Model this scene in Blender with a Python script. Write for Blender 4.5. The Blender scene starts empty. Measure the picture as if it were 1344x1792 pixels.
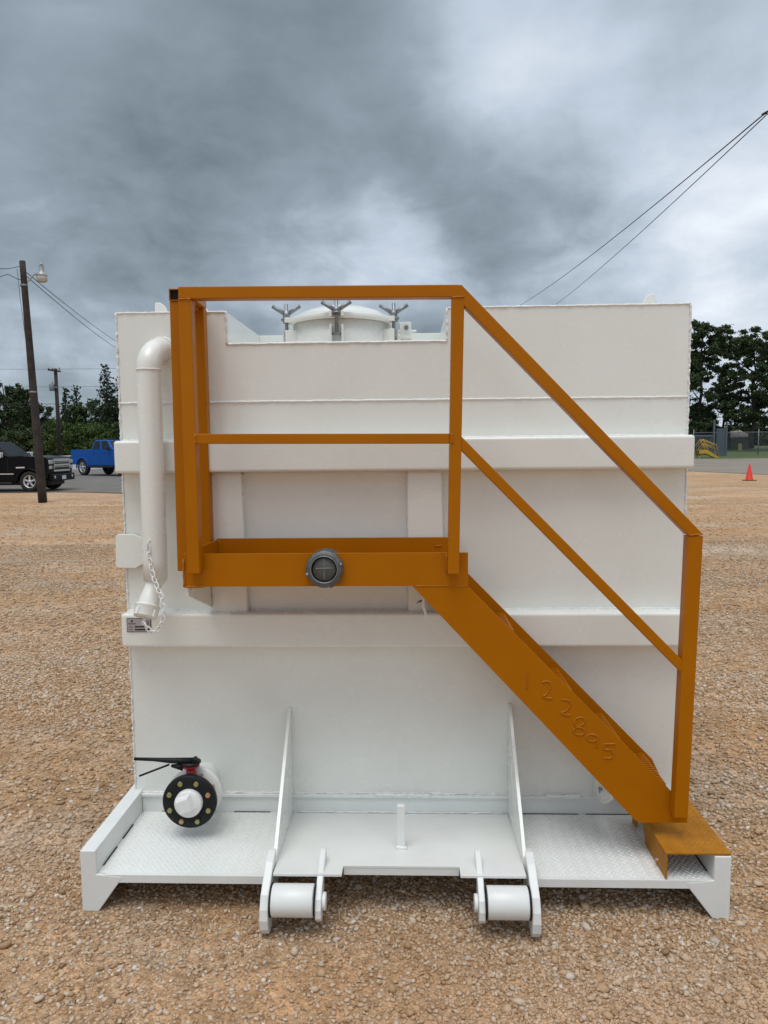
import bpy, math, random
import numpy as np
from mathutils import Vector, Matrix
random.seed(7); rng = np.random.default_rng(7)
PI = math.pi
SC = bpy.context.scene
COL = SC.collection

# ------------------------------------------------------------------ camera
W, H, F = 1344.0, 1792.0, 1300.0
YAW, PITCH, ROLL = [math.radians(a) for a in (2.02, 5.165, -0.59)]
CP = Vector((0.0413, -2.553, 1.70))
fwd = Vector((-math.sin(YAW)*math.cos(PITCH), math.cos(YAW)*math.cos(PITCH), -math.sin(PITCH)))
rt0 = Vector((math.cos(YAW), math.sin(YAW), 0)); up0 = rt0.cross(fwd)
rt = math.cos(ROLL)*rt0 + math.sin(ROLL)*up0
up = -math.sin(ROLL)*rt0 + math.cos(ROLL)*up0
cd = bpy.data.cameras.new('camera'); cam = bpy.data.objects.new('camera', cd); COL.objects.link(cam)
cd.sensor_fit = 'VERTICAL'; cd.sensor_height = 36.0; cd.sensor_width = 27.0; cd.lens = F/H*36.0
cd.clip_start = 0.05; cd.clip_end = 3000
cam.matrix_world = Matrix(((rt.x, up.x, -fwd.x, CP.x), (rt.y, up.y, -fwd.y, CP.y), (rt.z, up.z, -fwd.z, CP.z), (0, 0, 0, 1)))
SC.camera = cam

def ray(px, py):
    return rt*((px-W/2)/F) + up*(-(py-H/2)/F) + fwd
def at(px, py, x=None, y=None, z=None):
    """the point of the survey where a sight line meets a plane of the place"""
    d = ray(px, py)
    if x is not None: t = (x-CP.x)/d.x
    elif y is not None: t = (y-CP.y)/d.y
    else: t = (z-CP.z)/d.z
    return CP + d*t

# ------------------------------------------------------------------ light
SUN_EL, SUN_AZ = math.radians(72), math.radians(200)      # azimuth clockwise from +y: behind and left of the camera
sl = bpy.data.lights.new('sun', 'SUN'); sl.energy = 1.35; sl.angle = math.radians(34); sl.color = (1.0, 0.97, 0.92)
so = bpy.data.objects.new('sun', sl); COL.objects.link(so)
sd = Vector((math.sin(SUN_AZ)*math.cos(SUN_EL), math.cos(SUN_AZ)*math.cos(SUN_EL), math.sin(SUN_EL)))
so.rotation_euler = (-sd).to_track_quat('-Z', 'Y').to_euler(); so.location = (0, 0, 30)
SC.view_settings.view_transform = 'Standard'; SC.view_settings.look = 'None'
SC.view_settings.gamma = 1; SC.view_settings.exposure = 0.06

class NT:
    def __init__(s, tree): s.t = tree; s.n = tree.nodes; s.l = tree.links
    def node(s, ty, **k):
        n = s.n.new(ty)
        for a, v in k.items(): setattr(n, a, v)
        return n
    def put(s, sock, v):
        if isinstance(v, bpy.types.NodeSocket): s.l.new(v, sock)
        else: sock.default_value = v
    def math(s, op, a, b=0.0, c=None, clamp=False):
        n = s.node('ShaderNodeMath', operation=op, use_clamp=clamp); s.put(n.inputs[0], a); s.put(n.inputs[1], b)
        if c is not None: s.put(n.inputs[2], c)
        return n.outputs[0]
    def vmath(s, op, a, b=None):
        n = s.node('ShaderNodeVectorMath', operation=op); s.put(n.inputs[0], a)
        if b is not None: s.put(n.inputs[1], b)
        return n.outputs['Value'] if op in ('DOT_PRODUCT', 'LENGTH') else n.outputs[0]
    def noise(s, vec, scale, detail=4, rough=0.55, dist=0.0):
        n = s.node('ShaderNodeTexNoise'); s.put(n.inputs['Vector'], vec); n.inputs['Scale'].default_value = scale
        n.inputs['Detail'].default_value = detail; n.inputs['Roughness'].default_value = rough; n.inputs['Distortion'].default_value = dist
        return n.outputs[0]
    def vor(s, vec, scale, feature='F1'):
        n = s.node('ShaderNodeTexVoronoi', feature=feature); s.put(n.inputs['Vector'], vec); n.inputs['Scale'].default_value = scale
        return n
    def ramp(s, fac, stops, interp='LINEAR'):
        n = s.node('ShaderNodeValToRGB'); s.put(n.inputs[0], fac); cr = n.color_ramp; cr.interpolation = interp
        while len(cr.elements) < len(stops): cr.elements.new(0.5)
        for e, (p, c) in zip(cr.elements, stops): e.position = p; e.color = (*c, 1) if len(c) == 3 else c
        return n.outputs[0]
    def mix(s, fac, a, b, mode='MIX'):
        n = s.node('ShaderNodeMix', data_type='RGBA', blend_type=mode); s.put(n.inputs[0], fac)
        for i, v in ((6, a), (7, b)): s.put(n.inputs[i], (*v, 1) if isinstance(v, tuple) and len(v) == 3 else v)
        return n.outputs[2]

w = bpy.data.worlds.new('World'); SC.world = w; w.use_nodes = True
N = NT(w.node_tree); N.n.clear()
outw = N.node('ShaderNodeOutputWorld'); bg = N.node('ShaderNodeBackground'); N.l.new(bg.outputs[0], outw.inputs[0])
v = N.vmath('NORMALIZE', N.node('ShaderNodeTexCoord').outputs['Generated'])
sep = N.node('ShaderNodeSeparateXYZ'); N.l.new(v, sep.inputs[0]); vz = sep.outputs[2]
den = N.math('ADD', N.math('MAXIMUM', vz, 0.0), 0.16)
cmb = N.node('ShaderNodeCombineXYZ')
N.l.new(N.math('DIVIDE', sep.outputs[0], den), cmb.inputs[0]); N.l.new(N.math('DIVIDE', sep.outputs[1], den), cmb.inputs[1])
cmb.inputs[2].default_value = 3.7
n1 = N.noise(cmb.outputs[0], 0.75, 6, 0.50, 0.25)
n2 = N.noise(cmb.outputs[0], 2.3, 7, 0.52, 0.35)
n3 = N.noise(N.vmath('MULTIPLY', v, (1, 1, 1.9)), 5.5, 9, 0.56, 0.5)
b = N.math('ADD', 0.445, N.math('MULTIPLY', N.math('SUBTRACT', n1, 0.5), 0.42))
b = N.math('ADD', b, N.math('MULTIPLY', N.math('SUBTRACT', n2, 0.5), 0.24))
b = N.math('ADD', b, N.math('MULTIPLY', N.math('SUBTRACT', n3, 0.5), 0.26))
low = N.node('ShaderNodeMapRange', interpolation_type='SMOOTHSTEP'); N.l.new(vz, low.inputs[0]); low.inputs[1].default_value = 0.62; low.inputs[2].default_value = 0.12
n4 = N.noise(N.vmath('MULTIPLY', v, (1, 1, 1.7)), 8.5, 10, 0.60, 0.35)
b = N.math('ADD', b, N.math('MULTIPLY', N.math('SUBTRACT', n4, 0.5), N.math('MULTIPLY', low.outputs[0], 0.62)))
n5 = N.noise(v, 3.2, 8, 0.52, 0.9)
b = N.math('ADD', b, N.math('MULTIPLY', N.math('SUBTRACT', n5, 0.5), 0.20))
wob = N.node('ShaderNodeTexNoise'); N.l.new(v, wob.inputs['Vector']); wob.inputs['Scale'].default_value = 3.0; wob.inputs['Detail'].default_value = 5
vw = N.vmath('NORMALIZE', N.vmath('ADD', v, N.vmath('MULTIPLY', N.vmath('SUBTRACT', wob.outputs['Color'], (0.5, 0.5, 0.5)), (0.34, 0.34, 0.22))))
# banks of cloud, lighter and darker, each round a bearing of the sky: (sight x, y, radius in degrees, amount)
for (px, py, rad, amt) in ((200, 320, 13, -0.14), (480, 230, 12, -0.13), (760, 300, 9, -0.12), (330, 420, 8, -0.09), (660, 40, 9, -0.04),
                           (640, 390, 3.6, 0.27), (600, 430, 6, 0.10), (700, 400, 2.0, 0.10), (430, 540, 8, 0.12), (900, 560, 7, 0.08), (760, 470, 3.5, 0.10), (560, 440, 3, 0.12), (900, 70, 6, 0.22), (1010, 130, 5, 0.08), (1330, 120, 12, 0.24), (1000, 345, 7, -0.05), (870, 440, 4, -0.10),
                           (1330, 470, 8, 0.20), (120, 440, 5, 0.10), (230, 195, 4, 0.05), (100, 620, 9, 0.12), (60, 60, 7, 0.05), (1240, 620, 8, 0.16), (450, 470, 4, 0.08)):
    d = ray(px, py).normalized()
    k = 1.0/(1-math.cos(math.radians(rad)))
    g = N.math('EXPONENT', N.math('MULTIPLY', N.math('SUBTRACT', N.vmath('DOT_PRODUCT', vw, tuple(d)), 1.0), k*0.9))
    b = N.math('ADD', b, N.math('MULTIPLY', g, amt))
zen = N.node('ShaderNodeMapRange', interpolation_type='SMOOTHSTEP'); N.l.new(vz, zen.inputs[0]); zen.inputs[1].default_value = 0.60; zen.inputs[2].default_value = 0.95
b = N.math('ADD', b, N.math('MULTIPLY', zen.outputs[0], 0.42))
bk = N.node('ShaderNodeMapRange', interpolation_type='SMOOTHSTEP'); N.l.new(N.math('MULTIPLY', sep.outputs[1], -1.0), bk.inputs[0]); bk.inputs[1].default_value = -0.3; bk.inputs[2].default_value = 0.7
b = N.math('ADD', b, N.math('MULTIPLY', bk.outputs[0], 0.20))
cloud = N.ramp(b, [(0.0, (0.110, 0.146, 0.170)), (0.2, (0.172, 0.222, 0.253)), (0.42, (0.30, 0.365, 0.425)), (0.65, (0.54, 0.62, 0.72)), (1.0, (0.92, 0.97, 1.04))])
sky = N.node('ShaderNodeTexSky', sky_type='NISHITA'); sky.sun_disc = False; sky.sun_elevation = SUN_EL; sky.sun_rotation = SUN_AZ
boost = N.math('ADD', 1.0, N.math('MULTIPLY', zen.outputs[0], 0.45))
skyc = N.mix(1.0, sky.outputs[0], (0.10, 0.10, 0.10), 'MULTIPLY')
N.l.new(N.mix(0.95, skyc, cloud), bg.inputs[0]); N.l.new(boost, bg.inputs[1])

# ------------------------------------------------------------------ materials
MATS = {}
def mat(name, col, col2=None, rough=0.5, metal=0.0, scale=6.0, bump=0.0, bscale=60.0, spec=0.5, amount=1.0, coat=0.0, rvar=0.0):
    m = bpy.data.materials.new(name); m.use_nodes = True; N = NT(m.node_tree); p = N.n['Principled BSDF']
    pos = N.node('ShaderNodeNewGeometry').outputs['Position']
    n = N.noise(pos, scale, 6, 0.6)
    N.l.new(N.mix(N.ramp(n, [(0.35, (0, 0, 0)), (0.68, (amount,)*3)]), tuple(col), tuple(col2 or col)), p.inputs['Base Color'])
    p.inputs['Roughness'].default_value = rough; p.inputs['Metallic'].default_value = metal
    p.inputs['Specular IOR Level'].default_value = spec; p.inputs['Coat Weight'].default_value = coat
    if rvar: N.l.new(N.math('ADD', rough, N.math('MULTIPLY', N.math('SUBTRACT', N.noise(pos, scale*3, 5), 0.5), rvar)), p.inputs['Roughness'])
    if bump:
        bn = N.node('ShaderNodeBump'); bn.inputs['Strength'].default_value = bump; bn.inputs['Distance'].default_value = 0.004
        N.l.new(N.noise(pos, bscale, 5, 0.6), bn.inputs['Height']); N.l.new(bn.outputs[0], p.inputs['Normal'])
    MATS[name] = m; return m
WHITE = mat('white_paint', (0.805, 0.815, 0.765), (0.765, 0.77, 0.715), 0.27, scale=2.2, bump=0.09, bscale=5, rvar=0.10, coat=0.2)
WWELD = mat('white_weld', (0.84, 0.84, 0.82), (0.78, 0.78, 0.75), 0.25, scale=40, bump=0.6, bscale=160)
WDECK = mat('white_deck_paint', (0.77, 0.79, 0.765), (0.72, 0.73, 0.70), 0.38, scale=5, bump=0.12, bscale=30, rvar=0.15)
ORANGE = mat('orange_paint', (0.415, 0.136, 0.0), (0.390, 0.124, 0.0), 0.36, scale=5, bump=0.10, bscale=18, rvar=0.15, spec=0.13)
OWELD = mat('orange_weld', (0.44, 0.145, 0.001), (0.37, 0.115, 0.001), 0.33, scale=60, bump=0.6, bscale=200, spec=0.35)
OSTEP = mat('worn_orange_chequer', (0.42, 0.170, 0.008), (0.31, 0.125, 0.008), 0.48, scale=18, bump=0.3, bscale=60, rvar=0.2, spec=0.15)
BLACK = mat('black_coating', (0.008, 0.009, 0.010), (0.014, 0.014, 0.016), 0.5, scale=30, bump=0.2, bscale=120, spec=0.25)
HOLE = mat('black_gap', (0.01, 0.01, 0.01), rough=0.9)
ZINC = mat('zinc_steel', (0.30, 0.32, 0.33), (0.20, 0.21, 0.22), 0.42, 0.75, scale=50, bump=0.3, bscale=180)
YZINC = mat('yellow_zinc', (0.34, 0.36, 0.14), (0.42, 0.36, 0.18), 0.4, 0.6, scale=30)
CZINC = mat('copper_zinc', (0.55, 0.34, 0.20), rough=0.4, metal=0.6)
ALU = mat('cast_aluminium', (0.15, 0.155, 0.155), (0.09, 0.095, 0.095), 0.5, 0.5, scale=60, bump=0.4, bscale=200)
DISC = mat('green_grey_disc', (0.12, 0.125, 0.11), (0.085, 0.09, 0.08), 0.5, 0.3, scale=50, bump=0.3, bscale=150)
RED = mat('red_valve_paint', (0.42, 0.012, 0.022), (0.30, 0.01, 0.018), 0.35, scale=40)
PLATE = mat('engraved_plate', (0.40, 0.37, 0.38), rough=0.4, metal=0.3)
INK = mat('plate_ink', (0.016, 0.014, 0.025), rough=0.5)
WOOD = mat('creosoted_wood', (0.020, 0.014, 0.012), (0.045, 0.033, 0.027), 0.85, scale=5, bump=1.0, bscale=50)
LAMPW = mat('lamp_housing', (0.40, 0.42, 0.42), (0.3, 0.3, 0.3), 0.4, 0.3)
CABLE = mat('cable', (0.015, 0.017, 0.022), rough=0.7)
TBLACK = mat('car_black', (0.003, 0.003, 0.0045), rough=0.3, spec=0.14)
TBLUE = mat('car_blue', (0.002, 0.080, 0.34), rough=0.3, spec=0.15)
TGREY = mat('car_charcoal', (0.006, 0.007, 0.008), rough=0.3, spec=0.12)
TWHITE = mat('car_white', (0.62, 0.64, 0.66), rough=0.25, coat=0.4)
GLASS = mat('tinted_window', (0.012, 0.015, 0.018), rough=0.1, spec=0.18)
CHROME = mat('chrome', (0.80, 0.81, 0.83), rough=0.22, metal=0.9)
RIM = mat('alloy_rim', (0.55, 0.56, 0.58), rough=0.3, metal=0.5)
RUBBER = mat('tyre_rubber', (0.012, 0.012, 0.013), (0.022, 0.021, 0.02), 0.85)
LENSG = mat('headlamp_glass', (0.50, 0.50, 0.50), rough=0.15, metal=0.3)
AMBER = mat('amber_lens', (0.45, 0.12, 0.03), rough=0.2)
DARK = mat('dark_plastic', (0.015, 0.015, 0.016), rough=0.6)
GALV = mat('galvanised', (0.22, 0.24, 0.26), (0.16, 0.18, 0.20), 0.5, 0.4)
GATE = mat('grey_gate_paint', (0.10, 0.125, 0.15), (0.075, 0.09, 0.11), 0.55)
CONE = mat('cone_red', (0.72, 0.035, 0.018), rough=0.5)
YEL = mat('yellow_rail_paint', (0.60, 0.36, 0.03), (0.5, 0.28, 0.02), 0.5)
SHED = mat('weathered_roof', (0.62, 0.52, 0.44), (0.20, 0.17, 0.14), 0.8, scale=1.6)
SHEDW = mat('shed_wall', (0.10, 0.115, 0.08), rough=0.8)

# ------------------------------------------------------------------ mesh builder
class MB:
    def __init__(s): s.v = []; s.f = []; s.sm = []
    def add(s, vs, fs, smooth=False):
        o = len(s.v); s.v += [tuple(p) for p in vs]; s.f += [tuple(i+o for i in f) for f in fs]; s.sm += [smooth]*len(fs); return s
    def box(s, x0, x1, y0, y1, z0, z1):
        return s.add([(x, y, z) for x in (x0, x1) for y in (y0, y1) for z in (z0, z1)],
                     [(0, 1, 3, 2), (4, 6, 7, 5), (0, 4, 5, 1), (2, 3, 7, 6), (0, 2, 6, 4), (1, 5, 7, 3)])
    def prism(s, pts, axis, a0, a1):
        """polygon pts in the plane across axis, from a0 to a1; a pt is (x,z) for y, (y,z) for x, (x,y) for z"""
        mk = {'x': lambda p, a: (a, p[0], p[1]), 'y': lambda p, a: (p[0], a, p[1]), 'z': lambda p, a: (p[0], p[1], a)}[axis]
        n = len(pts); vs = [mk(p, a0) for p in pts]+[mk(p, a1) for p in pts]
        return s.add(vs, [tuple(range(n))[::-1], tuple(range(n, 2*n))]+[(i, (i+1) % n, n+(i+1) % n, n+i) for i in range(n)])
    def hexa(s, lo, hi):
        n = len(lo); return s.add(list(lo)+list(hi), [tuple(range(n))[::-1], tuple(range(n, 2*n))]+[(i, (i+1) % n, n+(i+1) % n, n+i) for i in range(n)])
    def bar(s, p0, p1, wd, ht=None, ref=(0, 1, 0)):
        """rectangular tube between two points; ht is the size along ref"""
        ht = ht or wd; p0 = Vector(p0); p1 = Vector(p1); d = (p1-p0).normalized(); r = Vector(ref)
        b_ = (r-d*r.dot(d)).normalized(); a_ = d.cross(b_)
        q = lambda p: [p+a_*(i*wd/2)+b_*(j*ht/2) for i, j in ((-1, -1), (1, -1), (1, 1), (-1, 1))]
        return s.hexa(q(p0), q(p1))
    def tube(s, pts, r, n=12, cap=True, smooth=True, closed=False):
        pts = [Vector(p) for p in pts]; m = len(pts); rs = r if isinstance(r, (list, tuple)) else [r]*m
        prev = None; vs = []
        for i, p in enumerate(pts):
            if closed: t = (pts[(i+1) % m]-pts[i-1])
            else: t = pts[min(i+1, m-1)]-pts[max(i-1, 0)]
            t.normalize()
            if prev is None:
                prev = Vector((0, 0, 1)) if abs(t.z) < 0.9 else Vector((1, 0, 0))
            a_ = (prev-t*prev.dot(t)).normalized(); prev = a_; b_ = t.cross(a_)
            vs += [p+(a_*math.cos(2*PI*k/n)+b_*math.sin(2*PI*k/n))*rs[i] for k in range(n)]
        fs = [(i*n+k, i*n+(k+1) % n, ((i+1) % m)*n+(k+1) % n, ((i+1) % m)*n+k) for i in range(m if closed else m-1) for k in range(n)]
        o = len(s.v); s.add(vs, fs, smooth)
        if cap and not closed: s.f += [tuple(o+k for k in range(n))[::-1], tuple(o+(m-1)*n+k for k in range(n))]; s.sm += [False, False]
        return s
    def lathe(s, prof, c, axis=(0, 0, 1), n=40, smooth=True):
        """prof = [(radius, distance along axis)]"""
        ax = Vector(axis).normalized(); a_ = Vector((1, 0, 0)) if abs(ax.x) < 0.8 else Vector((0, 1, 0)); a_ = (a_-ax*a_.dot(ax)).normalized(); b_ = ax.cross(a_); c = Vector(c)
        vs = [c+ax*h+(a_*math.cos(2*PI*k/n)+b_*math.sin(2*PI*k/n))*max(r, 1e-5) for r, h in prof for k in range(n)]
        m = len(prof)
        return s.add(vs, [(i*n+k, i*n+(k+1) % n, (i+1)*n+(k+1) % n, (i+1)*n+k) for i in range(m-1) for k in range(n)], smooth)
    def bead(s, p0, p1, r=0.004, step=0.012, jit=0.35):
        p0 = Vector(p0); p1 = Vector(p1); n = max(3, int((p1-p0).length/step)); d = (p1-p0)/n
        pts = []; rs = []
        for i in range(n+1):
            pts.append(p0+d*i+Vector([random.uniform(-1, 1)*r*jit for _ in range(3)])); rs.append(r*random.uniform(1-jit, 1+jit))
        return s.tube(pts, rs, 6)
    def build(s, name, m, parent=None, bevel=0.0, seg=2, **tags):
        me = bpy.data.meshes.new(name); me.from_pydata(s.v, [], s.f); me.polygons.foreach_set('use_smooth', s.sm)
        me.materials.append(m); me.update()
        import bmesh
        bm = bmesh.new(); bm.from_mesh(me); bmesh.ops.recalc_face_normals(bm, faces=bm.faces); bm.to_mesh(me); bm.free()
        o = bpy.data.objects.new(name, me); COL.objects.link(o)
        if parent: o.parent = parent
        if bevel:
            bv = o.modifiers.new('bevel', 'BEVEL'); bv.width = bevel; bv.segments = seg; bv.limit_method = 'ANGLE'; bv.angle_limit = math.radians(35)
        for k, v_ in tags.items(): o[k] = v_
        return o
def thing(name, label, category, loc=(0, 0, 0), rz=0.0, group=None):
    o = bpy.data.objects.new(name, None); o.empty_display_size = 0.2; COL.objects.link(o); o.location = loc; o.rotation_euler = (0, 0, rz)
    o['label'] = label; o['category'] = category
    if group: o['group'] = group
    return o
def copy_tree(o, parent=None):
    c = o.copy(); COL.objects.link(c)
    if parent: c.parent = parent
    for ch in list(o.children): copy_tree(ch, c)
    return c
def beads(lst, m, parent, bevel=0):
    for a in lst:
        a = list(a); r = a[2] if len(a) > 2 else .004; st_ = a[3] if len(a) > 3 else .012; j = a[4] if len(a) > 4 else .22
        b_ = MB(); b_.bead(a[0], a[1], r, st_, j); b_.build('weld_seam', m, parent)
def np_mesh(name, verts, faces, m, parent=None):
    """verts (n,3), faces (k,s) all of one size"""
    me = bpy.data.meshes.new(name); k, s_ = faces.shape
    me.vertices.add(len(verts)); me.vertices.foreach_set('co', verts.astype(np.float32).ravel())
    me.loops.add(k*s_); me.loops.foreach_set('vertex_index', faces.astype(np.int32).ravel())
    me.polygons.add(k); me.polygons.foreach_set('loop_start', np.arange(0, k*s_, s_, dtype=np.int32))
    me.update(calc_edges=True); me.materials.append(m)
    o = bpy.data.objects.new(name, me); COL.objects.link(o)
    if parent: o.parent = parent
    return o

# ------------------------------------------------------------------ ground
def dirt(N, pos, c, amt):
    st = N.vmath('MULTIPLY', pos, (0.30, 0.62, 1.0))
    f = N.ramp(N.noise(st, 0.95, 6, 0.62, 0.5), [(0.50, (0,)*3), (0.66, (1,)*3)])
    c = N.mix(N.math('MULTIPLY', f, amt), c, (0.52, 0.33, 0.195))
    g = N.ramp(N.noise(N.vmath('ADD', st, (7.3, 2.1, 0)), 1.3, 6, 0.62, 0.5), [(0.52, (0,)*3), (0.68, (1,)*3)])
    return N.mix(N.math('MULTIPLY', g, amt*0.7), c, (0.47, 0.43, 0.37))
def ground_material():
    m = bpy.data.materials.new('gravel_yard'); m.use_nodes = True; N = NT(m.node_tree); p = N.n['Principled BSDF']
    pos = N.node('ShaderNodeNewGeometry').outputs['Position']
    wp = N.vmath('ADD', pos, N.vmath('MULTIPLY', N.node('ShaderNodeCombineXYZ').outputs[0], (0, 0, 0)))
    va = N.vor(pos, 95); vb = N.vor(pos, 42); vc = N.vor(pos, 210)
    tone = N.ramp(N.math('FRACT', N.math('MULTIPLY', va.outputs['Color'], 1.0)), [(0.0, (0.17, 0.095, 0.045)), (0.35, (0.30, 0.185, 0.10)), (0.6, (0.41, 0.28, 0.17)), (0.85, (0.44, 0.36, 0.27)), (1.0, (0.62, 0.55, 0.47))])
    sand = N.mix(N.noise(pos, 240, 3), (0.24, 0.13, 0.055), (0.42, 0.25, 0.12))
    patch = N.ramp(N.noise(pos, 0.9, 5, 0.6), [(0.40, (0.15,)*3), (0.62, (0.85,)*3)])
    c = N.mix(patch, tone, sand)
    # tracks and washed strips of sandier ground running along the yard
    st = N.vmath('MULTIPLY', pos, (0.09, 0.55, 1.0))
    band = N.ramp(N.noise(st, 0.9, 5, 0.6, 0.4), [(0.40, (0,)*3), (0.60, (1,)*3)])
    c = N.mix(N.math('MULTIPLY', band, 0.30), c, (0.50, 0.285, 0.145))
    band2 = N.ramp(N.noise(st, 2.3, 5, 0.6, 0.4), [(0.50, (0,)*3), (0.66, (1,)*3)])
    c = N.mix(N.math('MULTIPLY', band2, 0.35), c, (0.47, 0.40, 0.32))
    c = dirt(N, pos, c, 0.55)
    sp1 = N.ramp(N.noise(pos, 7, 4, 0.75), [(0.38, (0.80,)*3), (0.62, (1.22,)*3)])
    sp2 = N.ramp(N.noise(pos, 26, 3, 0.8), [(0.36, (0.78,)*3), (0.64, (1.25,)*3)])
    c = N.mix(1.0, N.mix(1.0, c, sp1, 'MULTIPLY'), sp2, 'MULTIPLY')
    c = N.mix(1.0, c, (1.22, 1.21, 1.20), 'MULTIPLY')
    N.l.new(c, p.inputs['Base Color']); p.inputs['Roughness'].default_value = 0.9; p.inputs['Specular IOR Level'].default_value = 0.2
    h = N.math('ADD', N.math('MULTIPLY', va.outputs['Distance'], -0.6), N.math('MULTIPLY', vb.outputs['Distance'], -0.55))
    h = N.math('ADD', h, N.math('MULTIPLY', vc.outputs['Distance'], -0.25))
    h = N.math('ADD', h, N.math('MULTIPLY', N.noise(pos, 14, 5, 0.7), 0.7))
    bn = N.node('ShaderNodeBump'); bn.inputs['Strength'].default_value = 1.0; bn.inputs['Distance'].default_value = 0.012
    N.l.new(h, bn.inputs['Height']); N.l.new(bn.outputs[0], p.inputs['Normal'])
    return m
GR = ground_material()
def sheet(name, pts, z, m, kind='structure'):
    b_ = MB(); b_.add([(x, y, z) for x, y in pts], [tuple(range(len(pts)))]); return b_.build(name, m, kind=kind)
# one sheet; slight ruts and humps away from the skid
xs = np.concatenate([[-900, -300, -120, -60], np.linspace(-30, 30, 121), [60, 120, 300, 900]])
ys = np.concatenate([[-300, -60, -15], np.linspace(-6, 40, 139), np.linspace(44, 80, 10), [150, 400, 1500]])
X, Y = np.meshgrid(xs, ys, indexing='ij')
RUT = [(rng.uniform(-0.35, 0.35), rng.uniform(0.5, 3.6), rng.uniform(0, 6)) for k in range(7)]
def rise(X, Y):
    hz = 0
    for k, (a, f, ph) in enumerate(RUT): hz = hz+np.sin((X*math.sin(a)+Y*math.cos(a))*f+ph+np.sin(X*0.4+k)*0.8)/(1+f)
    fade = np.clip((np.hypot(X, Y-1.0)-4.0)/5.0, 0, 1)*np.clip((22.5-Y)/2.0, 0, 1)*(Y > -5)
    return hz*0.026*fade-0.006*fade
Z = rise(X, Y)
V = np.stack([X, Y, Z], -1).reshape(-1, 3); nx, ny = X.shape
I = (np.arange(nx-1)[:, None]*ny+np.arange(ny-1)[None]).ravel()
g = np_mesh('ground', V, np.stack([I, I+ny, I+ny+1, I+1], 1), GR); g['kind'] = 'structure'

ASPH = mat('asphalt', (0.125, 0.114, 0.100), (0.17, 0.155, 0.135), 0.85, scale=0.8, bump=0.5, bscale=30)
ASPH2 = mat('dusty_road', (0.26, 0.215, 0.165), (0.19, 0.165, 0.135), 0.85, scale=0.25, bump=0.5, bscale=30)
GRASS = mat('mown_grass', (0.045, 0.085, 0.018), (0.085, 0.105, 0.035), 0.9, scale=0.3, bump=1.0, bscale=8)
edge = [(at(x, y, z=0).x, at(x, y, z=0).y) for x, y in ((-700, 870), (-60, 863), (30, 862.5), (100, 861.5), (160, 862), (215, 864))]
sheet('car_park', edge+[(2, 24.4), (6, 24.6), (6, 62), (-120, 62)], 0.02, ASPH)
e0 = at(1190, 824, z=0); e1 = at(1344, 831, z=0)
sheet('road', [(6.5, 44), (e0.x, e0.y), (e1.x, e1.y), (60, 27), (260, 10), (260, 77), (6.5, 77)], 0.016, ASPH2)
gb = MB(); gb.add([(-200, 62, 0.02), (200, 77.5, 0.02), (400, 240, 4.0), (-400, 240, 4.0)], [(0, 1, 2, 3)]); gb.add([(6.5, 77.4, 0.03), (200, 77.4, 0.03), (400, 170, 2.6), (6.5, 170, 2.6)], [(0, 1, 2, 3)])
gb = MB(); gb.add([(-300, 61, -0.3), (300, 76, -0.3), (300, 78, 0.03), (-300, 63, 0.03), (-500, 240, 4.0), (500, 240, 4.0)], [(0, 1, 2, 3), (3, 2, 5, 4)])
gb.build('grass_field', GRASS, kind='structure')

# loose stones: one countless mass
def stone_material():
    m = bpy.data.materials.new('loose_stones'); m.use_nodes = True; N = NT(m.node_tree); p = N.n['Principled BSDF']
    ge = N.node('ShaderNodeNewGeometry'); r = ge.outputs['Random Per Island']
    c = N.ramp(r, [(0.0, (0.22, 0.13, 0.07)), (0.2, (0.39, 0.255, 0.145)), (0.42, (0.50, 0.355, 0.225)), (0.68, (0.60, 0.465, 0.335)), (0.86, (0.66, 0.57, 0.455)), (0.94, (0.42, 0.395, 0.35)), (1.0, (0.80, 0.76, 0.70))])
    c = N.mix(N.math('MULTIPLY', N.noise(ge.outputs['Position'], 170, 3), 0.45), c, (0.38, 0.235, 0.13))
    dust = N.ramp(N.noise(ge.outputs['Position'], 1.1, 4, 0.6), [(0.45, (0.0,)*3), (0.65, (0.42,)*3)])
    c = N.mix(dust, c, (0.42, 0.245, 0.12))
    c = dirt(N, ge.outputs['Position'], c, 0.36)
    N.l.new(c, p.inputs['Base Color']); p.inputs['Roughness'].default_value = 0.88; p.inputs['Specular IOR Level'].default_value = 0.25
    return m
STONE = stone_material()
phi = (1+5**.5)/2
ICO_V = np.array([(-1, phi, 0), (1, phi, 0), (-1, -phi, 0), (1, -phi, 0), (0, -1, phi), (0, 1, phi), (0, -1, -phi), (0, 1, -phi), (phi, 0, -1), (phi, 0, 1), (-phi, 0, -1), (-phi, 0, 1)])/math.hypot(1, phi)
ICO_F = np.array([(0, 11, 5), (0, 5, 1), (0, 1, 7), (0, 7, 10), (0, 10, 11), (1, 5, 9), (5, 11, 4), (11, 10, 2), (10, 7, 6), (7, 1, 8), (3, 9, 4), (3, 4, 2), (3, 2, 6), (3, 6, 8), (3, 8, 9), (4, 9, 5), (2, 4, 11), (6, 2, 10), (8, 6, 7), (9, 8, 1)])
OCT_V = np.array([(1, 0, 0), (-1, 0, 0), (0, 1, 0), (0, -1, 0), (0, 0, 1), (0, 0, -1)], float)
OCT_F = np.array([(0, 2, 4), (2, 1, 4), (1, 3, 4), (3, 0, 4), (2, 0, 5), (1, 2, 5), (3, 1, 5), (0, 3, 5)])
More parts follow.
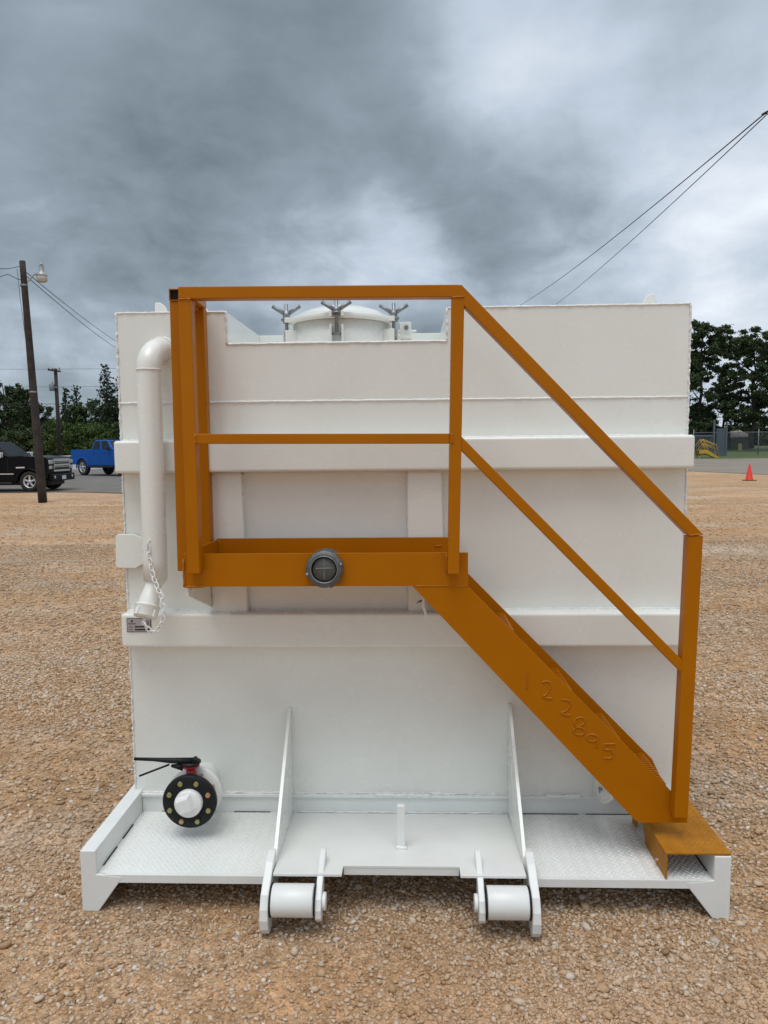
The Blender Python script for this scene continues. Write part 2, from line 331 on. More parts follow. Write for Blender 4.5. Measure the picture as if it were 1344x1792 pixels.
def stones(pos, size, BV, BF):
    n = len(pos); k = len(BV)
    v_ = BV[None]*rng.uniform(0.72, 1.25, (n, k, 1)); v_ = v_+rng.normal(0, 0.07, (n, k, 3))
    v_ = v_*np.stack([rng.uniform(0.9, 1.5, n), rng.uniform(0.7, 1.1, n), rng.uniform(0.45, 0.8, n)], 1)[:, None]
    a = rng.uniform(0, 2*PI, n); c, s_ = np.cos(a)[:, None], np.sin(a)[:, None]
    t = rng.normal(0, 0.35, n); ct, s2 = np.cos(t)[:, None], np.sin(t)[:, None]
    y, z = v_[..., 1]*ct-v_[..., 2]*s2, v_[..., 1]*s2+v_[..., 2]*ct
    x = v_[..., 0]; v_ = np.stack([x*c-y*s_, x*s_+y*c, z], -1)*size[:, None, None]+pos[:, None]
    return v_.reshape(-1, 3), (BF[None]+(np.arange(n)*k)[:, None, None]).reshape(-1, 3)
def scatter(n, d0, d1, s0, s1, power=3.0):
    d = rng.uniform(d0**2, d1**2, n)**.5; lim = 0.62*d+0.35
    y = CP.y+d; x = rng.uniform(-1, 1, n)*lim-0.03*d
    size = s0+(s1-s0)*rng.uniform(0, 1, n)**power
    k = ~((np.abs(x) < 1.1) & (y > 0.9)); return np.stack([x, y, np.zeros(n)], 1)[k], size[k]
allv = []; allf = []; o_ = 0
for (n, d0, d1, s0, s1, pw, BV, BF) in ((84000, 1.15, 3.0, 0.0032, 0.0095, 2.1, ICO_V, ICO_F), (2600, 1.15, 5.0, 0.010, 0.019, 2.2, ICO_V, ICO_F),
                                        (100000, 3.0, 6.5, 0.0052, 0.0135, 2.0, ICO_V, ICO_F), (90000, 6.5, 13.0, 0.008, 0.018, 2.0, OCT_V, OCT_F), (34000, 12.0, 27.0, 0.011, 0.024, 2.0, OCT_V, OCT_F)):
    pos, size = scatter(n, d0, d1, s0, s1, pw)
    # thinner where sand shows
    q = np.sin(pos[:, 0]*2.1+1.0+np.sin(pos[:, 1]*1.7))+np.sin(pos[:, 1]*3.1+np.sin(pos[:, 0]*2.7))
    k = rng.uniform(0, 1, len(pos)) < np.clip(0.75+0.35*q, 0.35, 1)
    k &= (rng.uniform(0, 1, len(pos)) < np.clip((26.0-(pos[:, 1]-CP.y))/12, 0, 1)) & (pos[:, 1] < 20.8)
    pos, size = pos[k], size[k]; pos[:, 2] = size*rng.uniform(0.05, 0.55, len(size))
    pos[:, 2] += rise(pos[:, 0], pos[:, 1])
    v_, f_ = stones(pos, size, BV, BF); allv.append(v_); allf.append(f_+o_); o_ += len(v_)
gs = np_mesh('gravel', np.concatenate(allv), np.concatenate(allf), STONE); gs['kind'] = 'stuff'; gs['label'] = 'loose tan and grey crushed stones over the yard'; gs['category'] = 'gravel'

# ------------------------------------------------------------------ the skid tank
TK = thing('skid_tank', 'white steel rectangular tank on a skid with an orange stairway and railing across its front', 'storage tank')
L, R_, TB, TT = -1.148, 1.157, 0.212, 2.243
NX0, NX1, NZ = -0.695, 0.194, 2.113
YF, YB = 0.485, 3.1
RB = 1.15       # back of the recess in the roof
s = MB()
s.prism([(L, TB), (R_, TB), (R_, TT), (NX1, TT), (NX1, NZ), (NX0, NZ), (NX0, TT), (L, TT)], 'y', YF, YF+0.008)
s.box(L, L+0.008, YF+0.0085, YB, TB, TT-0.002); s.box(R_-0.008, R_, YF+0.0085, YB, TB, TT-0.002); s.box(L, R_, YB+.001, YB+0.009, TB, TT)
zt = TT-0.012
s.box(L+0.009, NX0-0.007, YF+0.009, YB, zt-0.006, zt); s.box(NX1+0.007, R_-0.009, YF+0.009, YB, zt-0.006, zt); s.box(NX0-0.006, NX1+0.006, RB+0.007, YB, zt-0.006, zt)
s.box(NX0-0.006, NX0, YF+0.009, RB, NZ-0.03, TT-0.001); s.box(NX1, NX1+0.006, YF+0.009, RB, NZ-0.03, TT-0.001); s.box(NX0-0.006, NX1+0.006, RB+0.0005, RB+0.0065, NZ-0.03, TT-0.0005)
s.box(NX0+0.001, NX1-0.001, YF+0.009, RB-0.001, NZ-0.03, NZ-0.022)
s.build('tank_shell', WHITE, TK, bevel=0.0015)
beads((((L, YF-.001, 1.881), (R_, YF-.001, 1.879), .0042), ((L, YF, TT), (NX0, YF, TT-.001), .0042), ((NX1, YF, TT), (R_, YF, TT), .0042), ((NX0, YF, NZ), (NX1, YF, NZ), .005),
       ((NX0, YF, NZ), (NX0, YF, TT), .0055, .008, .35), ((NX1, YF, NZ), (NX1, YF, TT), .0045, .008, .35), ((L+.001, YF-.001, TB), (L+.001, YF-.001, TT), .0045, .006, .4), ((R_-.001, YF-.001, TB), (R_-.001, YF-.001, TT), .0042, .006, .35)), WWELD, TK)
def band(z0, z1, name='band', y0=0.405):
    s = MB(); s.box(L-0.002, R_+0.002, y0, YF-0.0005, z0, z1)
    o = s.build(name, WHITE, TK, bevel=0.012, seg=4)
    beads((((L, YF-.004, z1+.001), (R_, YF-.004, z1+.001), .004), ((L, YF-.004, z0-.001), (R_, YF-.004, z0-.001), .003)), WWELD, o)
    return o
band(1.596, 1.727); b2 = band(0.879, 1.020)
for (x0, x1) in ((-0.781, -0.632), (0.030, 0.181)):
    s = MB(); yf = 0.445
    s.hexa([(x0, yf, 1.008), (x1, yf, 1.008), (x1, YF-.0005, 1.008), (x0, YF-.0005, 1.008)], [(x0, yf, 1.59), (x1-.012, yf, 1.59), (x1-.012, YF-.0005, 1.59), (x0, YF-.0005, 1.59)])
    o = s.build('stiffener', WHITE, TK, bevel=0.008, seg=3)
    beads((((x0-.001, YF-.002, 1.03), (x0-.001, YF-.002, 1.592), .004), ((x1, YF-.002, 1.03), (x1-.012, YF-.002, 1.592), .003), ((x0, yf+.002, 1.591), (x1-.012, yf+.002, 1.591), .0035)), WWELD, o)
# nameplate on the lower band
p0 = at(221.5, 1082, y=0.403); p1 = at(265, 1106, y=0.403)
s = MB(); s.box(p0.x, p1.x, 0.4022, 0.4045, p1.z, p0.z); npn = s.build('nameplate', INK, TK)
s = MB(); e = 0.0024; s.box(p0.x+e, p1.x-e, 0.4015, 0.4021, p1.z+e, p0.z-e); s.build('plate_face', PLATE, npn)
s = MB(); wx, wz = p1.x-p0.x, p0.z-p1.z
def mark(u0, u1, v0, v1): s.box(p0.x+u0*wx, p0.x+u1*wx, 0.4008, 0.4013, p0.z-v1*wz, p0.z-v0*wz)
mark(.33, .72, .56, .66); mark(.80, .93, .54, .62); mark(.33, .75, .76, .87); mark(.80, .93, .74, .86)
s.prism([(p0.x+wx*(.22+.045*math.cos(a)), p0.z-wz*(.20+.085*math.sin(a))) for a in np.linspace(0, 2*PI, 9)[:-1]], 'y', 0.4008, 0.4013)
for i in range(7): mark(.07+.045*i, .10+.045*i, .36, .43)
for i in range(5): mark(.08+.034*i, .104+.034*i, .60, .645); mark(.08+.034*i, .104+.034*i, .80, .845)
for i in range(4): mark(.78, .93, .18+.08*i, .205+.08*i)
s.build('engraving', INK, npn)
# lifting eyes on the roof, side lug
def eye(x0, x1, y, z0, z1, flip=1, t=0.02):
    s = MB(); a, b_ = (x0, x1) if flip > 0 else (x1, x0); wd = b_-a
    s.prism([(a, z0), (b_, z0), (b_, z0+(z1-z0)*.45), (a+wd*.72, z0+(z1-z0)*.85), (a+wd*.4, z1), (a+wd*.08, z1), (a, z1-.004)], 'y', y, y+t)
    s.build('lifting_eye', WHITE, TK, bevel=0.003)
q0 = at(271, 548, y=0.62); q1 = at(293, 529, y=0.62); eye(q0.x, q1.x, 0.62, zt, q1.z)
q0 = at(1123, 534, y=0.62); q1 = at(1147, 514, y=0.62); eye(q0.x, q1.x, 0.62, zt, q1.z, -1)
q0 = at(352, 545, y=1.9); q1 = at(373, 538, y=1.9); eye(q0.x, q1.x, 1.9, zt, q1.z)
s = MB(); P = [at(x, y, y=0.455) for x, y in ((202, 938), (206, 935), (233, 935), (252, 943), (252, 986), (236, 995), (206, 994), (202, 990))]
s.prism([(p.x, p.z) for p in P], 'y', 0.455, 0.475); s.box(P[3].x-.035, P[3].x, .4755, YF-.001, P[4].z, P[3].z)
s.build('side_lug', WHITE, TK, bevel=0.003)

# --- hatch in the roof recess
HC = Vector((-0.255, 0.80, 0))
s = MB(); s.lathe([(0.217, NZ-0.02), (0.217, 2.224), (0.0, 2.224)], HC); hat = s.build('hatch', WHITE, TK)
s = MB(); s.lathe([(0.0, 2.226), (0.236, 2.226), (0.238, 2.229), (0.238, 2.247), (0.234, 2.250), (0.224, 2.252), (0.200, 2.268), (0.165, 2.285), (0.12, 2.299), (0.06, 2.307), (0, 2.309)], HC, n=48)
s.build('hatch_lid', WHITE, hat)
def clamp(ang, top):
    c = HC+Vector((math.cos(ang), math.sin(ang), 0))*0.250; u = Vector((math.cos(ang), math.sin(ang), 0)); t = Vector((-u.y, u.x, 0))
    z0 = NZ+0.045
    for q in (-1, 1): s = MB(); s.bar(c-u*0.042+t*q*0.024+Vector((0, 0, z0)), c+u*0.012+t*q*0.024+Vector((0, 0, z0)), 0.008, 0.075, (0, 0, 1)); s.build('clamp_bracket', WHITE, hat, bevel=0.002)
    for q in (-1, 1): s = MB(); s.bar(c-u*.03+t*.024*q+Vector((0, 0, 2.238)), c+u*.014+t*.024*q+Vector((0, 0, 2.238)), .012, .022, (0, 0, 1)); s.build('clamp_seat', WHITE, hat, bevel=0.002)
    s = MB(); Z = lambda z: Vector((0, 0, z))
    s.tube([c+Z(z0), c+Z(top)], 0.0075, 10); s.tube([c+Z(2.243), c+Z(top-.030)], [0.017, 0.013], 12); s.tube([c+Z(2.238), c+Z(2.246)], 0.024, 12)
    s.tube([c+t*-.022+Z(z0), c+t*.022+Z(z0)], 0.006, 8)
    wv = Vector((1, 0, 0))
    for q in (-1, 1): s.tube([c+Z(top-.046), c+wv*q*.060+Z(top-.009)], [.0095, .0085], 10)
    s.build('wing_nut', ZINC, hat)
for a, tp in ((math.radians(-90), at(590, 524, y=.55).z), (math.radians(-158), at(503, 532, y=.706).z), (math.radians(-22), at(690, 530, y=.706).z), (math.radians(90), 2.32)): clamp(a, tp)
s = MB(); s.prism([(0.010, NZ-.02), (0.052, NZ-.02), (0.052, 2.235), (0.0, 2.235)], 'y', 0.76, 0.772); s.tube([(-.02, .766, 2.195), (.075, .766, 2.195)], .006, 8)
s.box(-.02, .05, .74, .76, 2.16, 2.172)
s.build('hinge', WHITE, hat, bevel=0.002)
s = MB(); s.tube([(.03, .758, 2.21), (.03, .752, 2.21)], .010, 10); s.build('hinge_pin', ZINC, hat); s = MB(); s.bar((0.02, .748, 2.165), (.05, .748, 2.165), .006); s.build('hinge_pin', ZINC, hat)

# --- skid frame and deck
DZ = 0.142
s = MB()
s.box(-1.175, -1.118, 0.0125, YB, 0.10, 0.233); s.box(1.114, 1.1715, 0.0125, YB, 0.10, 0.233)
s.prism([(-1.175, 0), (-1.115, 0), (-1.035, .112), (-1.02, DZ-.008), (-1.1175, DZ+.001), (-1.1175, .233), (-1.175, .233)], 'y', 0, 0.012)
s.prism([(1.172, 0), (1.112, 0), (1.030, .108), (1.016, DZ-.008), (1.1135, DZ+.001), (1.1135, .233), (1.172, .233)], 'y', 0, 0.012)
for x in (-0.75, 0.0, 0.75): s.box(x-.06, x+.06, 0.75, YB, 0.0, TB-.002)
s.box(-1.17, -1.125, 0.02, YB, 0.002, .0995); s.box(1.122, 1.167, .02, YB, .002, .0995)  # unseen lower side beams, run forward to block light under the deck
s.build('skid_frame', WDECK, TK, bevel=0.003)
s = MB(); s.box(-1.117, 1.113, 0.4755, 0.60, 0.05, 0.211); s.build('cross_beam', WDECK, TK, bevel=0.003)
s = MB(); s.box(-1.14, 1.145, 0.466, 0.4845, 0.2125, 0.2215); s.bead((-1.13, .484, .224), (1.14, .484, .224), .005, jit=.5)
for a, b_ in ((-.12, .02), (-.01, .12), (-.9, -.8), (.6, .75)): s.bead((a, .470, .2225), (b_, .470, .2225), .007)
s.build('ledge', WWELD, TK)
def deck(name, x0, x1):
    s = MB(); s.box(x0, x1, 0.013, 0.4745, DZ-0.008, DZ); s.box(x0+.03, x1, 0.001, 0.0125, .112, DZ-.0005)
    pit = 0.021; row = 0
    y = 0.022
    while y < 0.468:
        x = x0+0.012+(pit/2 if row % 2 else 0); col = row
        while x < x1-0.012:
            a = math.radians(42 if (col % 2) else -42); col += 1
            c, s_ = math.cos(a), math.sin(a); l_, w_, h_ = .0095, .0033, .0024
            q = [(l_, 0), (l_*.3, w_), (-l_*.3, w_), (-l_, 0), (-l_*.3, -w_), (l_*.3, -w_)]
            lo = [(x+u*c-v_*s_, y+u*s_+v_*c, DZ+.0001) for u, v_ in q]; hi = [(x+(u*c-v_*s_)*.5, y+(u*s_+v_*c)*.5, DZ+h_) for u, v_ in q]
            o = len(s.v); s.v += lo+hi; s.f += [tuple(range(o+6, o+12))]+[(o+i, o+(i+1) % 6, o+6+(i+1) % 6, o+6+i) for i in range(6)]; s.sm += [False]*7
            x += pit
        y += pit*.62; row += 1
    o = s.build(name, WDECK, TK)
    return o
dl = deck('deck_plate', -1.117, -0.458); dr = deck('deck_plate', 0.447, 1.113)
def slits(par, lst):
    for (x0, y0, x1, y1) in lst: s = MB(); s.bar((x0, y0, DZ+.0012), (x1, y1, DZ+.0012), .0045, .0018, (0, 0, 1)); s.build('deck_gap', HOLE, par)
slits(dl, [(-1.03, .473, -.93, .473), (-.72, .473, -.565, .473), (-1.115, .06, -1.115, .19), (-1.115, .25, -1.115, .36), (-.467, .10, -.467, .16)])
slits(dr, [(.49, .473, .74, .473), (.77, .473, 1.04, .473), (1.111, .06, 1.111, .17), (.455, .10, .455, .20)])
# sloping tail plate between the gussets
s = MB(); xa, xb = -0.452, 0.440
def tz(y): return 0.187-(y)*0.095
P = [(-.466, .474), (-.453, -.066), (-.209, -.066), (-.209, 0), (.209, 0), (.209, -.066), (.439, -.066), (.445, .474)]
s.hexa([(x, y, tz(y)-.010) for x, y in P], [(x, y, tz(y)) for x, y in P]); s.box(-.2085, .2085, .0012, .012, .150, tz(0)-.0101)
s.build('tail_plate', WDECK, TK, bevel=0.0015)
s = MB(); s.bead((xa+.01, .472, .146), (xb-.01, .472, .146), .0035); s.build('weld_seam', WWELD, TK)
# gusset fins
def fin(xt, xb_, zt_):
    s = MB(); t = .006
    poly = [(xt, YF-.001, .225), (xt, YF-.001, zt_), (xt, YF-.012, zt_), (xb_, .02, .215), (xb_, .02, .150), (xt, .474, .150), (xt, .474, .2)]
    n = len(poly); s.add([(x-t, y, z) for x, y, z in poly]+[(x+t, y, z) for x, y, z in poly], [tuple(range(n))[::-1], tuple(range(n, 2*n))]+[(i, (i+1) % n, n+(i+1) % n, n+i) for i in range(n)])
    s.build('gusset', WHITE, TK)
fin(-.472, -.4600, .600); fin(.451, .446, .618)
def lug(xc, th, outer):
    s = MB()
    if outer: pts = [(.055, .085), (.06, .225), (.02, .232), (-.03, .215), (-.125, .150), (-.15, .11), (-.157, .075), (-.152, .04), (-.135, .016), (-.11, .006), (-.085, .012), (-.06, .04), (-.02, .080), (.01, .09)]
    else: pts = [(.05, .192), (.05, .225), (.035, .232), (.02, .228), (-.07, .185), (-.135, .142), (-.15, .11), (-.15, .08), (-.135, .062), (-.11, .058), (-.08, .075), (-.05, .12), (-.02, .165), (0.0, .1925)]
    s.prism(pts, 'x', xc-th/2, xc+th/2)
    if not outer: s.lathe([(0, 0), (.030, 0), (.030, .014), (0, .014)], (xc+(th/2 if xc < 0 else -th/2), -.105, .118), (1 if xc < 0 else -1, 0, 0), 20)
    s.build('roller_bracket', WDECK, TK, bevel=0.004)
def roller(x0, x1):
    s = MB(); s.lathe([(0, 0), (.052, 0), (.054, .003), (.054, x1-x0-.003), (.052, x1-x0), (0, x1-x0)], (x0, -.105, .120), (1, 0, 0), 36)
    o = s.build('roller', WDECK, TK)
    s = MB(); s.lathe([(.052, -.006), (.0545, -.004), (.0545, -.001), (.052, 0)], (x0-.001, -.105, .120), (1, 0, 0), 36); s.build('roller_seal', BLACK, o); s = MB(); s.lathe([(.052, .001), (.0545, .002), (.0545, .005), (.052, .007)], (x1+.001, -.105, .120), (1, 0, 0), 36)
    s.build('roller_seal', BLACK, o)
lug(-.472, .030, True); lug(-.285, .022, False); lug(.462, .030, True); lug(.278, .022, False)
roller(-.448, -.303); roller(.297, .438)
s = MB(); s.hexa([(-.017, .140, .172), (.014, .140, .172), (.014, .172, .172), (-.017, .172, .172)], [(-.016, .150, .335), (.013, .150, .335), (.013, .172, .335), (-.016, .172, .335)])
s.bead((-.022, .137, .178), (.019, .137, .178), .006); s.build('stop_lug', WDECK, TK, bevel=0.002)

# --- vent pipe with cap and chain
PR = 0.047; px_, py_ = -0.973, 0.345
s = MB(); pts = []
zc = 2.09-0.0; rb = YF-py_
for i in range(13):
    a = i/12*PI/2; pts.append((px_+.012*(1-i/12), py_+rb-rb*math.sin(a)-0.0, 2.005+rb*math.cos(a)*.62))
pts = [(px_+.012, YF+.004, 2.005+rb*.62)]+pts+[(px_-.002, py_, 1.25), (px_-.004, py_, 1.172)]
s.tube(pts, PR, 32); s.bead((px_-PR, py_, 2.0), (px_-PR, py_, 2.001), .002)
vp = s.build('vent_pipe', WHITE, TK)
s = MB(); ring = [(px_+math.cos(a)*(PR+.0005), py_+math.sin(a)*(PR+.0005), 2.0) for a in np.linspace(0, 2*PI, 40)[:-1]]
s.tube(ring, [.0032*random.uniform(.8, 1.3) for _ in ring], 6, closed=True); s.build('weld_seam', WWELD, vp); s = MB()
ring = [(px_+.012+math.cos(a)*(PR+.003), YF-.003, 2.005+rb*.62+math.sin(a)*(PR+.003)) for a in np.linspace(0, 2*PI, 30)[:-1]]
s.tube(ring, [.0055*random.uniform(.7, 1.4) for _ in ring], 6, closed=True)
s.build('weld_seam', WWELD, vp)
c0 = Vector((px_-.006, py_-.002, 1.176)); c1 = Vector((px_-.020, py_-.050, 1.080)); ax = (c1-c0).normalized(); LN = (c1-c0).length
s = MB(); s.lathe([(.046, 0), (.034, .02), (.031, .035), (.033, .05), (.040, LN-.02), (.041, LN)], c0, ax, 32); s.build('reducer', WHITE, vp)
s = MB(); s.lathe([(.042, -.004), (.049, 0), (.050, .006), (.047, .009), (.046, .044), (.044, .048), (0, .048)], c1, ax, 32)
cc = c1+ax*.02; side = ax.cross(Vector((0, 1, 0))).normalized(); bk_ = ax.cross(side).normalized()
for k in range(4):
    a = k*PI/2+.5; u = side*math.cos(a)+bk_*math.sin(a); s.bar(cc+u*.046, cc+u*.046+ax*.026, .014, .010, tuple(u))
cap = s.build('pipe_cap', WHITE, vp, bevel=0.0)
s = MB(); e_ = c1+ax*.048; s.tube([e_, e_+ax*.014], .004, 8); s.tube([e_+ax*.022+Vector((math.cos(a), 0, math.sin(a)))*.008 for a in np.linspace(0, 2*PI, 13)[:-1]], .0028, 6, closed=True)
s.build('eye_bolt', WWELD, cap)
# chain: sight-line points on the chain turned into places
yc = py_-.062
chain_pts = [at(262, 946, y=yc+.012), at(259, 962, y=yc+.010), at(263, 985, y=yc), at(268, 1008, y=yc-.012), at(275, 1028, y=yc-.03), at(283, 1043, y=yc-.045), at(286, 1060, y=yc-.05), at(286, 1080, y=yc-.05), at(281, 1096, y=yc-.05), at(270, 1108, y=yc-.05), at(262, 1104, y=yc-.05), at(252, 1092, y=yc-.05), at(252, 1083, y=yc-.04)]
P = [chain_pts[0]]
for a, b_ in zip(chain_pts, chain_pts[1:]):
    n = max(2, int((b_-a).length/.004))
    for i in range(1, n+1): P.append(a.lerp(b_, i/n))
s = MB(); acc = 0; k = 0; last = P[0]
for i in range(1, len(P)):
    acc += (P[i]-P[i-1]).length
    if acc >= 0.021:
        acc = 0; d = (P[i]-last).normalized(); mid = (P[i]+last)/2; last = P[i]
        n_ = Vector((0, 1, 0)); n_ = (n_-d*n_.dot(d)).normalized(); m_ = d.cross(n_); sidev = m_ if k % 2 else (n_*.8+m_*.6).normalized(); k += 1
        s.tube([mid+d*math.cos(a)*.0145+sidev*math.sin(a)*.0080 for a in np.linspace(0, 2*PI, 11)[:-1]], .0026, 6, closed=True)
s.build('chain', WWELD, vp)

# --- drain valve
VC = Vector((-0.840, 0, 0.300))
def vc(y): return (VC.x, y, VC.z)
s = MB(); s.lathe([(.058, 0), (.058, .15)], vc(.335), (0, 1, 0)); s.lathe([(0, 0), (.106, 0), (.109, .003), (.109, .022), (.106, .025), (.05, .025)], vc(.318), (0, 1, 0), 48)
val = s.build('drain_valve', WHITE, TK)
s = MB(); s.lathe([(0, 0), (.068, 0), (.068, .050), (0, .050)], vc(.2665), (0, 1, 0)); s.tube([(VC.x-.004, .293, VC.z+.06), (VC.x-.004, .293, VC.z+.125)], [.026, .016], 16); s.lathe([(0, 0), (.034, 0), (.034, .008), (0, .008)], (VC.x-.004, .293, VC.z+.125), (0, 0, 1), 20)
s.build('valve_body', RED, val)
s = MB(); s.lathe([(.050, .026), (.104, .026), (.107, .023), (.107, .003), (.104, 0), (.060, 0), (.056, .004)], vc(.240), (0, 1, 0), 48); s.build('valve_flange', BLACK, val)
boltp = None
for k in range(8):
    a = PI/8+k*PI/4; c = Vector((VC.x+.083*math.cos(a), .2395, VC.z+.083*math.sin(a)))
    s = MB(); s.lathe([(0, -.009), (.0095, -.009), (.0105, -.007), (.0105, 0)], c, (0, 1, 0), 6, smooth=False)
    s.tube([c+Vector((0, -.001, 0)), c+Vector((0, .078, 0))], .0065, 8)
    s.build('flange_bolt', CZINC if k in (4+1, 0) else YZINC, val)
s = MB(); s.lathe([(0, -.022), (.050, -.022), (.054, -.018), (.055, .004)], vc(.240), (0, 1, 0), 36)
cR = Vector(vc(.2175)); ang = math.radians(22)
q = [(cR.x-.006+.031*math.sqrt(2)*math.cos(ang+PI/4+k*PI/2), cR.z+.006+.031*math.sqrt(2)*math.sin(ang+PI/4+k*PI/2)) for k in range(4)]
q2 = [(cR.x-.006+.024*math.sqrt(2)*math.cos(ang+PI/4+k*PI/2), cR.z+.006+.024*math.sqrt(2)*math.sin(ang+PI/4+k*PI/2)) for k in range(4)]
s.hexa([(x, .2178, z) for x, z in q], [(x, .190, z) for x, z in q2]); s.build('pipe_plug', WWELD, val)
s = MB(); hy = .285
a0 = at(337, 1331, y=hy); a1 = at(300, 1331, y=hy); a2 = at(270, 1329, y=hy); a3 = at(235, 1328, y=hy)
s.tube([a0, a1, a2, a3], [.0125, .0115, .0075, .0062], 10); s.bar(at(341, 1326, y=hy), at(341, 1342, y=hy), .012, .03)
s.tube([at(296, 1338, y=hy), at(244, 1358, y=hy-.01)], .0042, 8); s.tube([at(300, 1340, y=hy), at(320, 1342, y=hy)], [.006, .016], 8)
s.lathe([(0, 0), (.026, 0), (.040, .006), (.040, .011), (0, .011)], (VC.x-.004, .293, VC.z+.1335), (0, 0, 1), 24)
s.build('valve_handle', BLACK, val)

# --- orange platform, stairway and railing
PY = 0.120      # front face of the platform edge and of the near stringer
s = MB()
FX0, FX1, PZ0, PZ1 = -0.792, 0.250, 1.187, 1.309
s.box(FX0, FX1, PY, PY+.006, PZ0, PZ1)
s.box(FX0, FX1-.03, PY+.007, PY+.05, PZ0, PZ0+.006)
s.box(-.748, .240, .432, .438, PZ0+.01, 1.326)
s.hexa([(FX0, PY+.007, PZ0), (FX0+.006, PY+.007, PZ0), (-.742, .4315, PZ0), (-.748, .4315, PZ0)], [(FX0, PY+.007, PZ1), (FX0+.006, PY+.007, PZ1), (-.742, .4315, 1.323), (-.748, .4315, 1.323)])
s.box(-.745, .245, PY+.051, .431, PZ0+.016, PZ0+.022)
plat = s.build('platform', ORANGE, TK, bevel=0.0015)
beads((((FX0+.001, PY, PZ0), (FX0+.001, PY, PZ1-.02), .005), ((FX0, PY, PZ0), (FX0+.075, PY, PZ0), .0045), ((.172, PY-.001, 1.235), (.172, PY-.001, 1.305), .0045), ((.060, PY, PZ0), (.25, PY, PZ0-.001), .0025),
       ((-.740, .430, 1.21), (-.740, .430, 1.32), .004), ((.14, .4315, 1.290), (.165, .4315, 1.292), .0035)), OWELD, plat)
# coupling through the platform edge
cc_ = at(567, 997, y=PY-.03)
s = MB(); s.lathe([(.048, 0), (.050, -.002), (.056, 0), (.0665, .004), (.068, .008), (.068, .020), (.062, .029), (.062, .12), (0.02, .12)], cc_, (0, 1, 0), 40)
for a in (.35, 3.4, 1.9, 5.1):
    u = Vector((math.cos(a), 0, math.sin(a))); s.bar(cc_+u*.064+Vector((0, .004, 0)), cc_+u*.064+Vector((0, .022, 0)), .012, .016, tuple(u))
cpl = s.build('hose_coupling', ALU, TK)
s = MB(); s.lathe([(.050, .001), (.0505, -.004), (.0475, -.004), (.047, .006)], cc_, (0, 1, 0), 40); s.build('coupling_lip', ZINC, cpl)
s = MB(); s.lathe([(.0472, .005), (.0472, .008), (0, .008)], cc_, (0, 1, 0), 40); s.build('coupling_gasket', BLACK, cpl)
s = MB(); s.lathe([(.042, .0075), (.041, .0055), (0, .0050)], cc_, (0, 1, 0), 40); s.build('coupling_disc', DISC, cpl)
s = MB(); s.bar(cc_+Vector((-.030, .0035, .004)), cc_+Vector((.030, .0035, .006)), .004, .003); s.bar(cc_+Vector((0, .0042, -.034)), cc_+Vector((0, .0042, .038)), .0025, .002)
for a in (.30, 3.42): s.lathe([(0, -.004), (.006, -.003), (.006, .004)], cc_+Vector((math.cos(a)*.064, 0, math.sin(a)*.064)), (0, 1, 0), 8)
s.build('coupling_bolt', ZINC, cpl)
# stairway: two stringers and four treads
st = MB()
SP = [at(x, y, y=PY) for x, y in ((722, 1026), (819, 1026), (1181, 1391), (1203, 1425), (1203, 1440), (1124, 1440), (1112, 1436))]
st.prism([(p.x, p.z) for p in SP], 'y', PY, PY+.006)
stair = st.build('stairway', ORANGE, TK, bevel=0.0012)
st = MB(); st.prism([(SP[0].x, SP[0].z), (.249, SP[1].z+.022), (SP[2].x+.004, SP[2].z+.018)]+[(p.x, p.z) for p in SP[3:]], 'y', .392, .398)
st.build('stringer', ORANGE, stair, bevel=0.0012)
for (nx_, ny_) in ((899, 1107), (1001, 1212), (1086, 1298), (1165, 1375)):
    a = at(nx_, ny_, y=PY+.006); s = MB(); x1 = a.x; zt_ = a.z+.009; x0 = x1-.14
    s.hexa([(x0, PY+.0065, zt_-.036), (x1, PY+.0065, zt_-.036), (x1, .3915, zt_-.036), (x0, .3915, zt_-.036)], [(x0, PY+.0065, zt_), (x1, PY+.0065, zt_), (x1, .3915, zt_), (x0, .3915, zt_)])
    n = 15
    for i in range(n):
        yy = PY+.008+i*(.388-PY-.008)/n
        for k in range(3): xx = x1-.046*k-.004; s.prism([(xx-.034, zt_-.001), (xx-.028, zt_+.008), (xx-.004, zt_+.008), (xx, zt_-.001)], 'y', yy, yy+.006)
    s.build('tread', ORANGE, stair, bevel=0)
# hand-welded number on the stringer
def stroke(pts):
    P = [at(840+x/3.2, 1040+y/3.2, y=PY-.0005) for x, y in pts]; Q = []
    for i in range(len(P)-1):
        p0, p1, p2, p3 = P[max(i-1, 0)], P[i], P[i+1], P[min(i+2, len(P)-1)]
        for k in range(5):
            t = k/5; Q.append(0.5*((2*p1)+(p2-p0)*t+(2*p0-5*p1+4*p2-p3)*t*t+(3*p1-p0-3*p2+p3)*t**3))
    Q.append(P[-1]); s = MB(); s.tube(Q, [.0030*random.uniform(.7, 1.3) for _ in Q], 6); s.build('welded_digit', OWELD, stair)
stroke([(267, 433), (263, 480), (261, 532)])
stroke([(348, 492), (375, 487), (396, 500), (390, 530), (370, 560), (352, 576), (405, 583)])
stroke([(458, 590), (488, 592), (506, 605), (497, 635), (475, 655), (454, 665), (482, 676), (510, 676)])
stroke([(588, 705), (580, 692), (552, 690), (532, 705), (530, 728), (550, 742), (578, 752), (584, 768), (575, 784), (545, 786), (522, 770), (530, 752), (556, 740), (580, 724), (588, 705)])
stroke([(655, 795), (640, 785), (612, 785), (598, 800), (606, 818), (635, 824), (656, 808), (655, 795), (657, 830), (654, 862)])
stroke([(756, 838), (725, 838), (697, 840), (697, 868), (730, 870), (745, 885), (742, 908), (720, 918), (692, 915)])
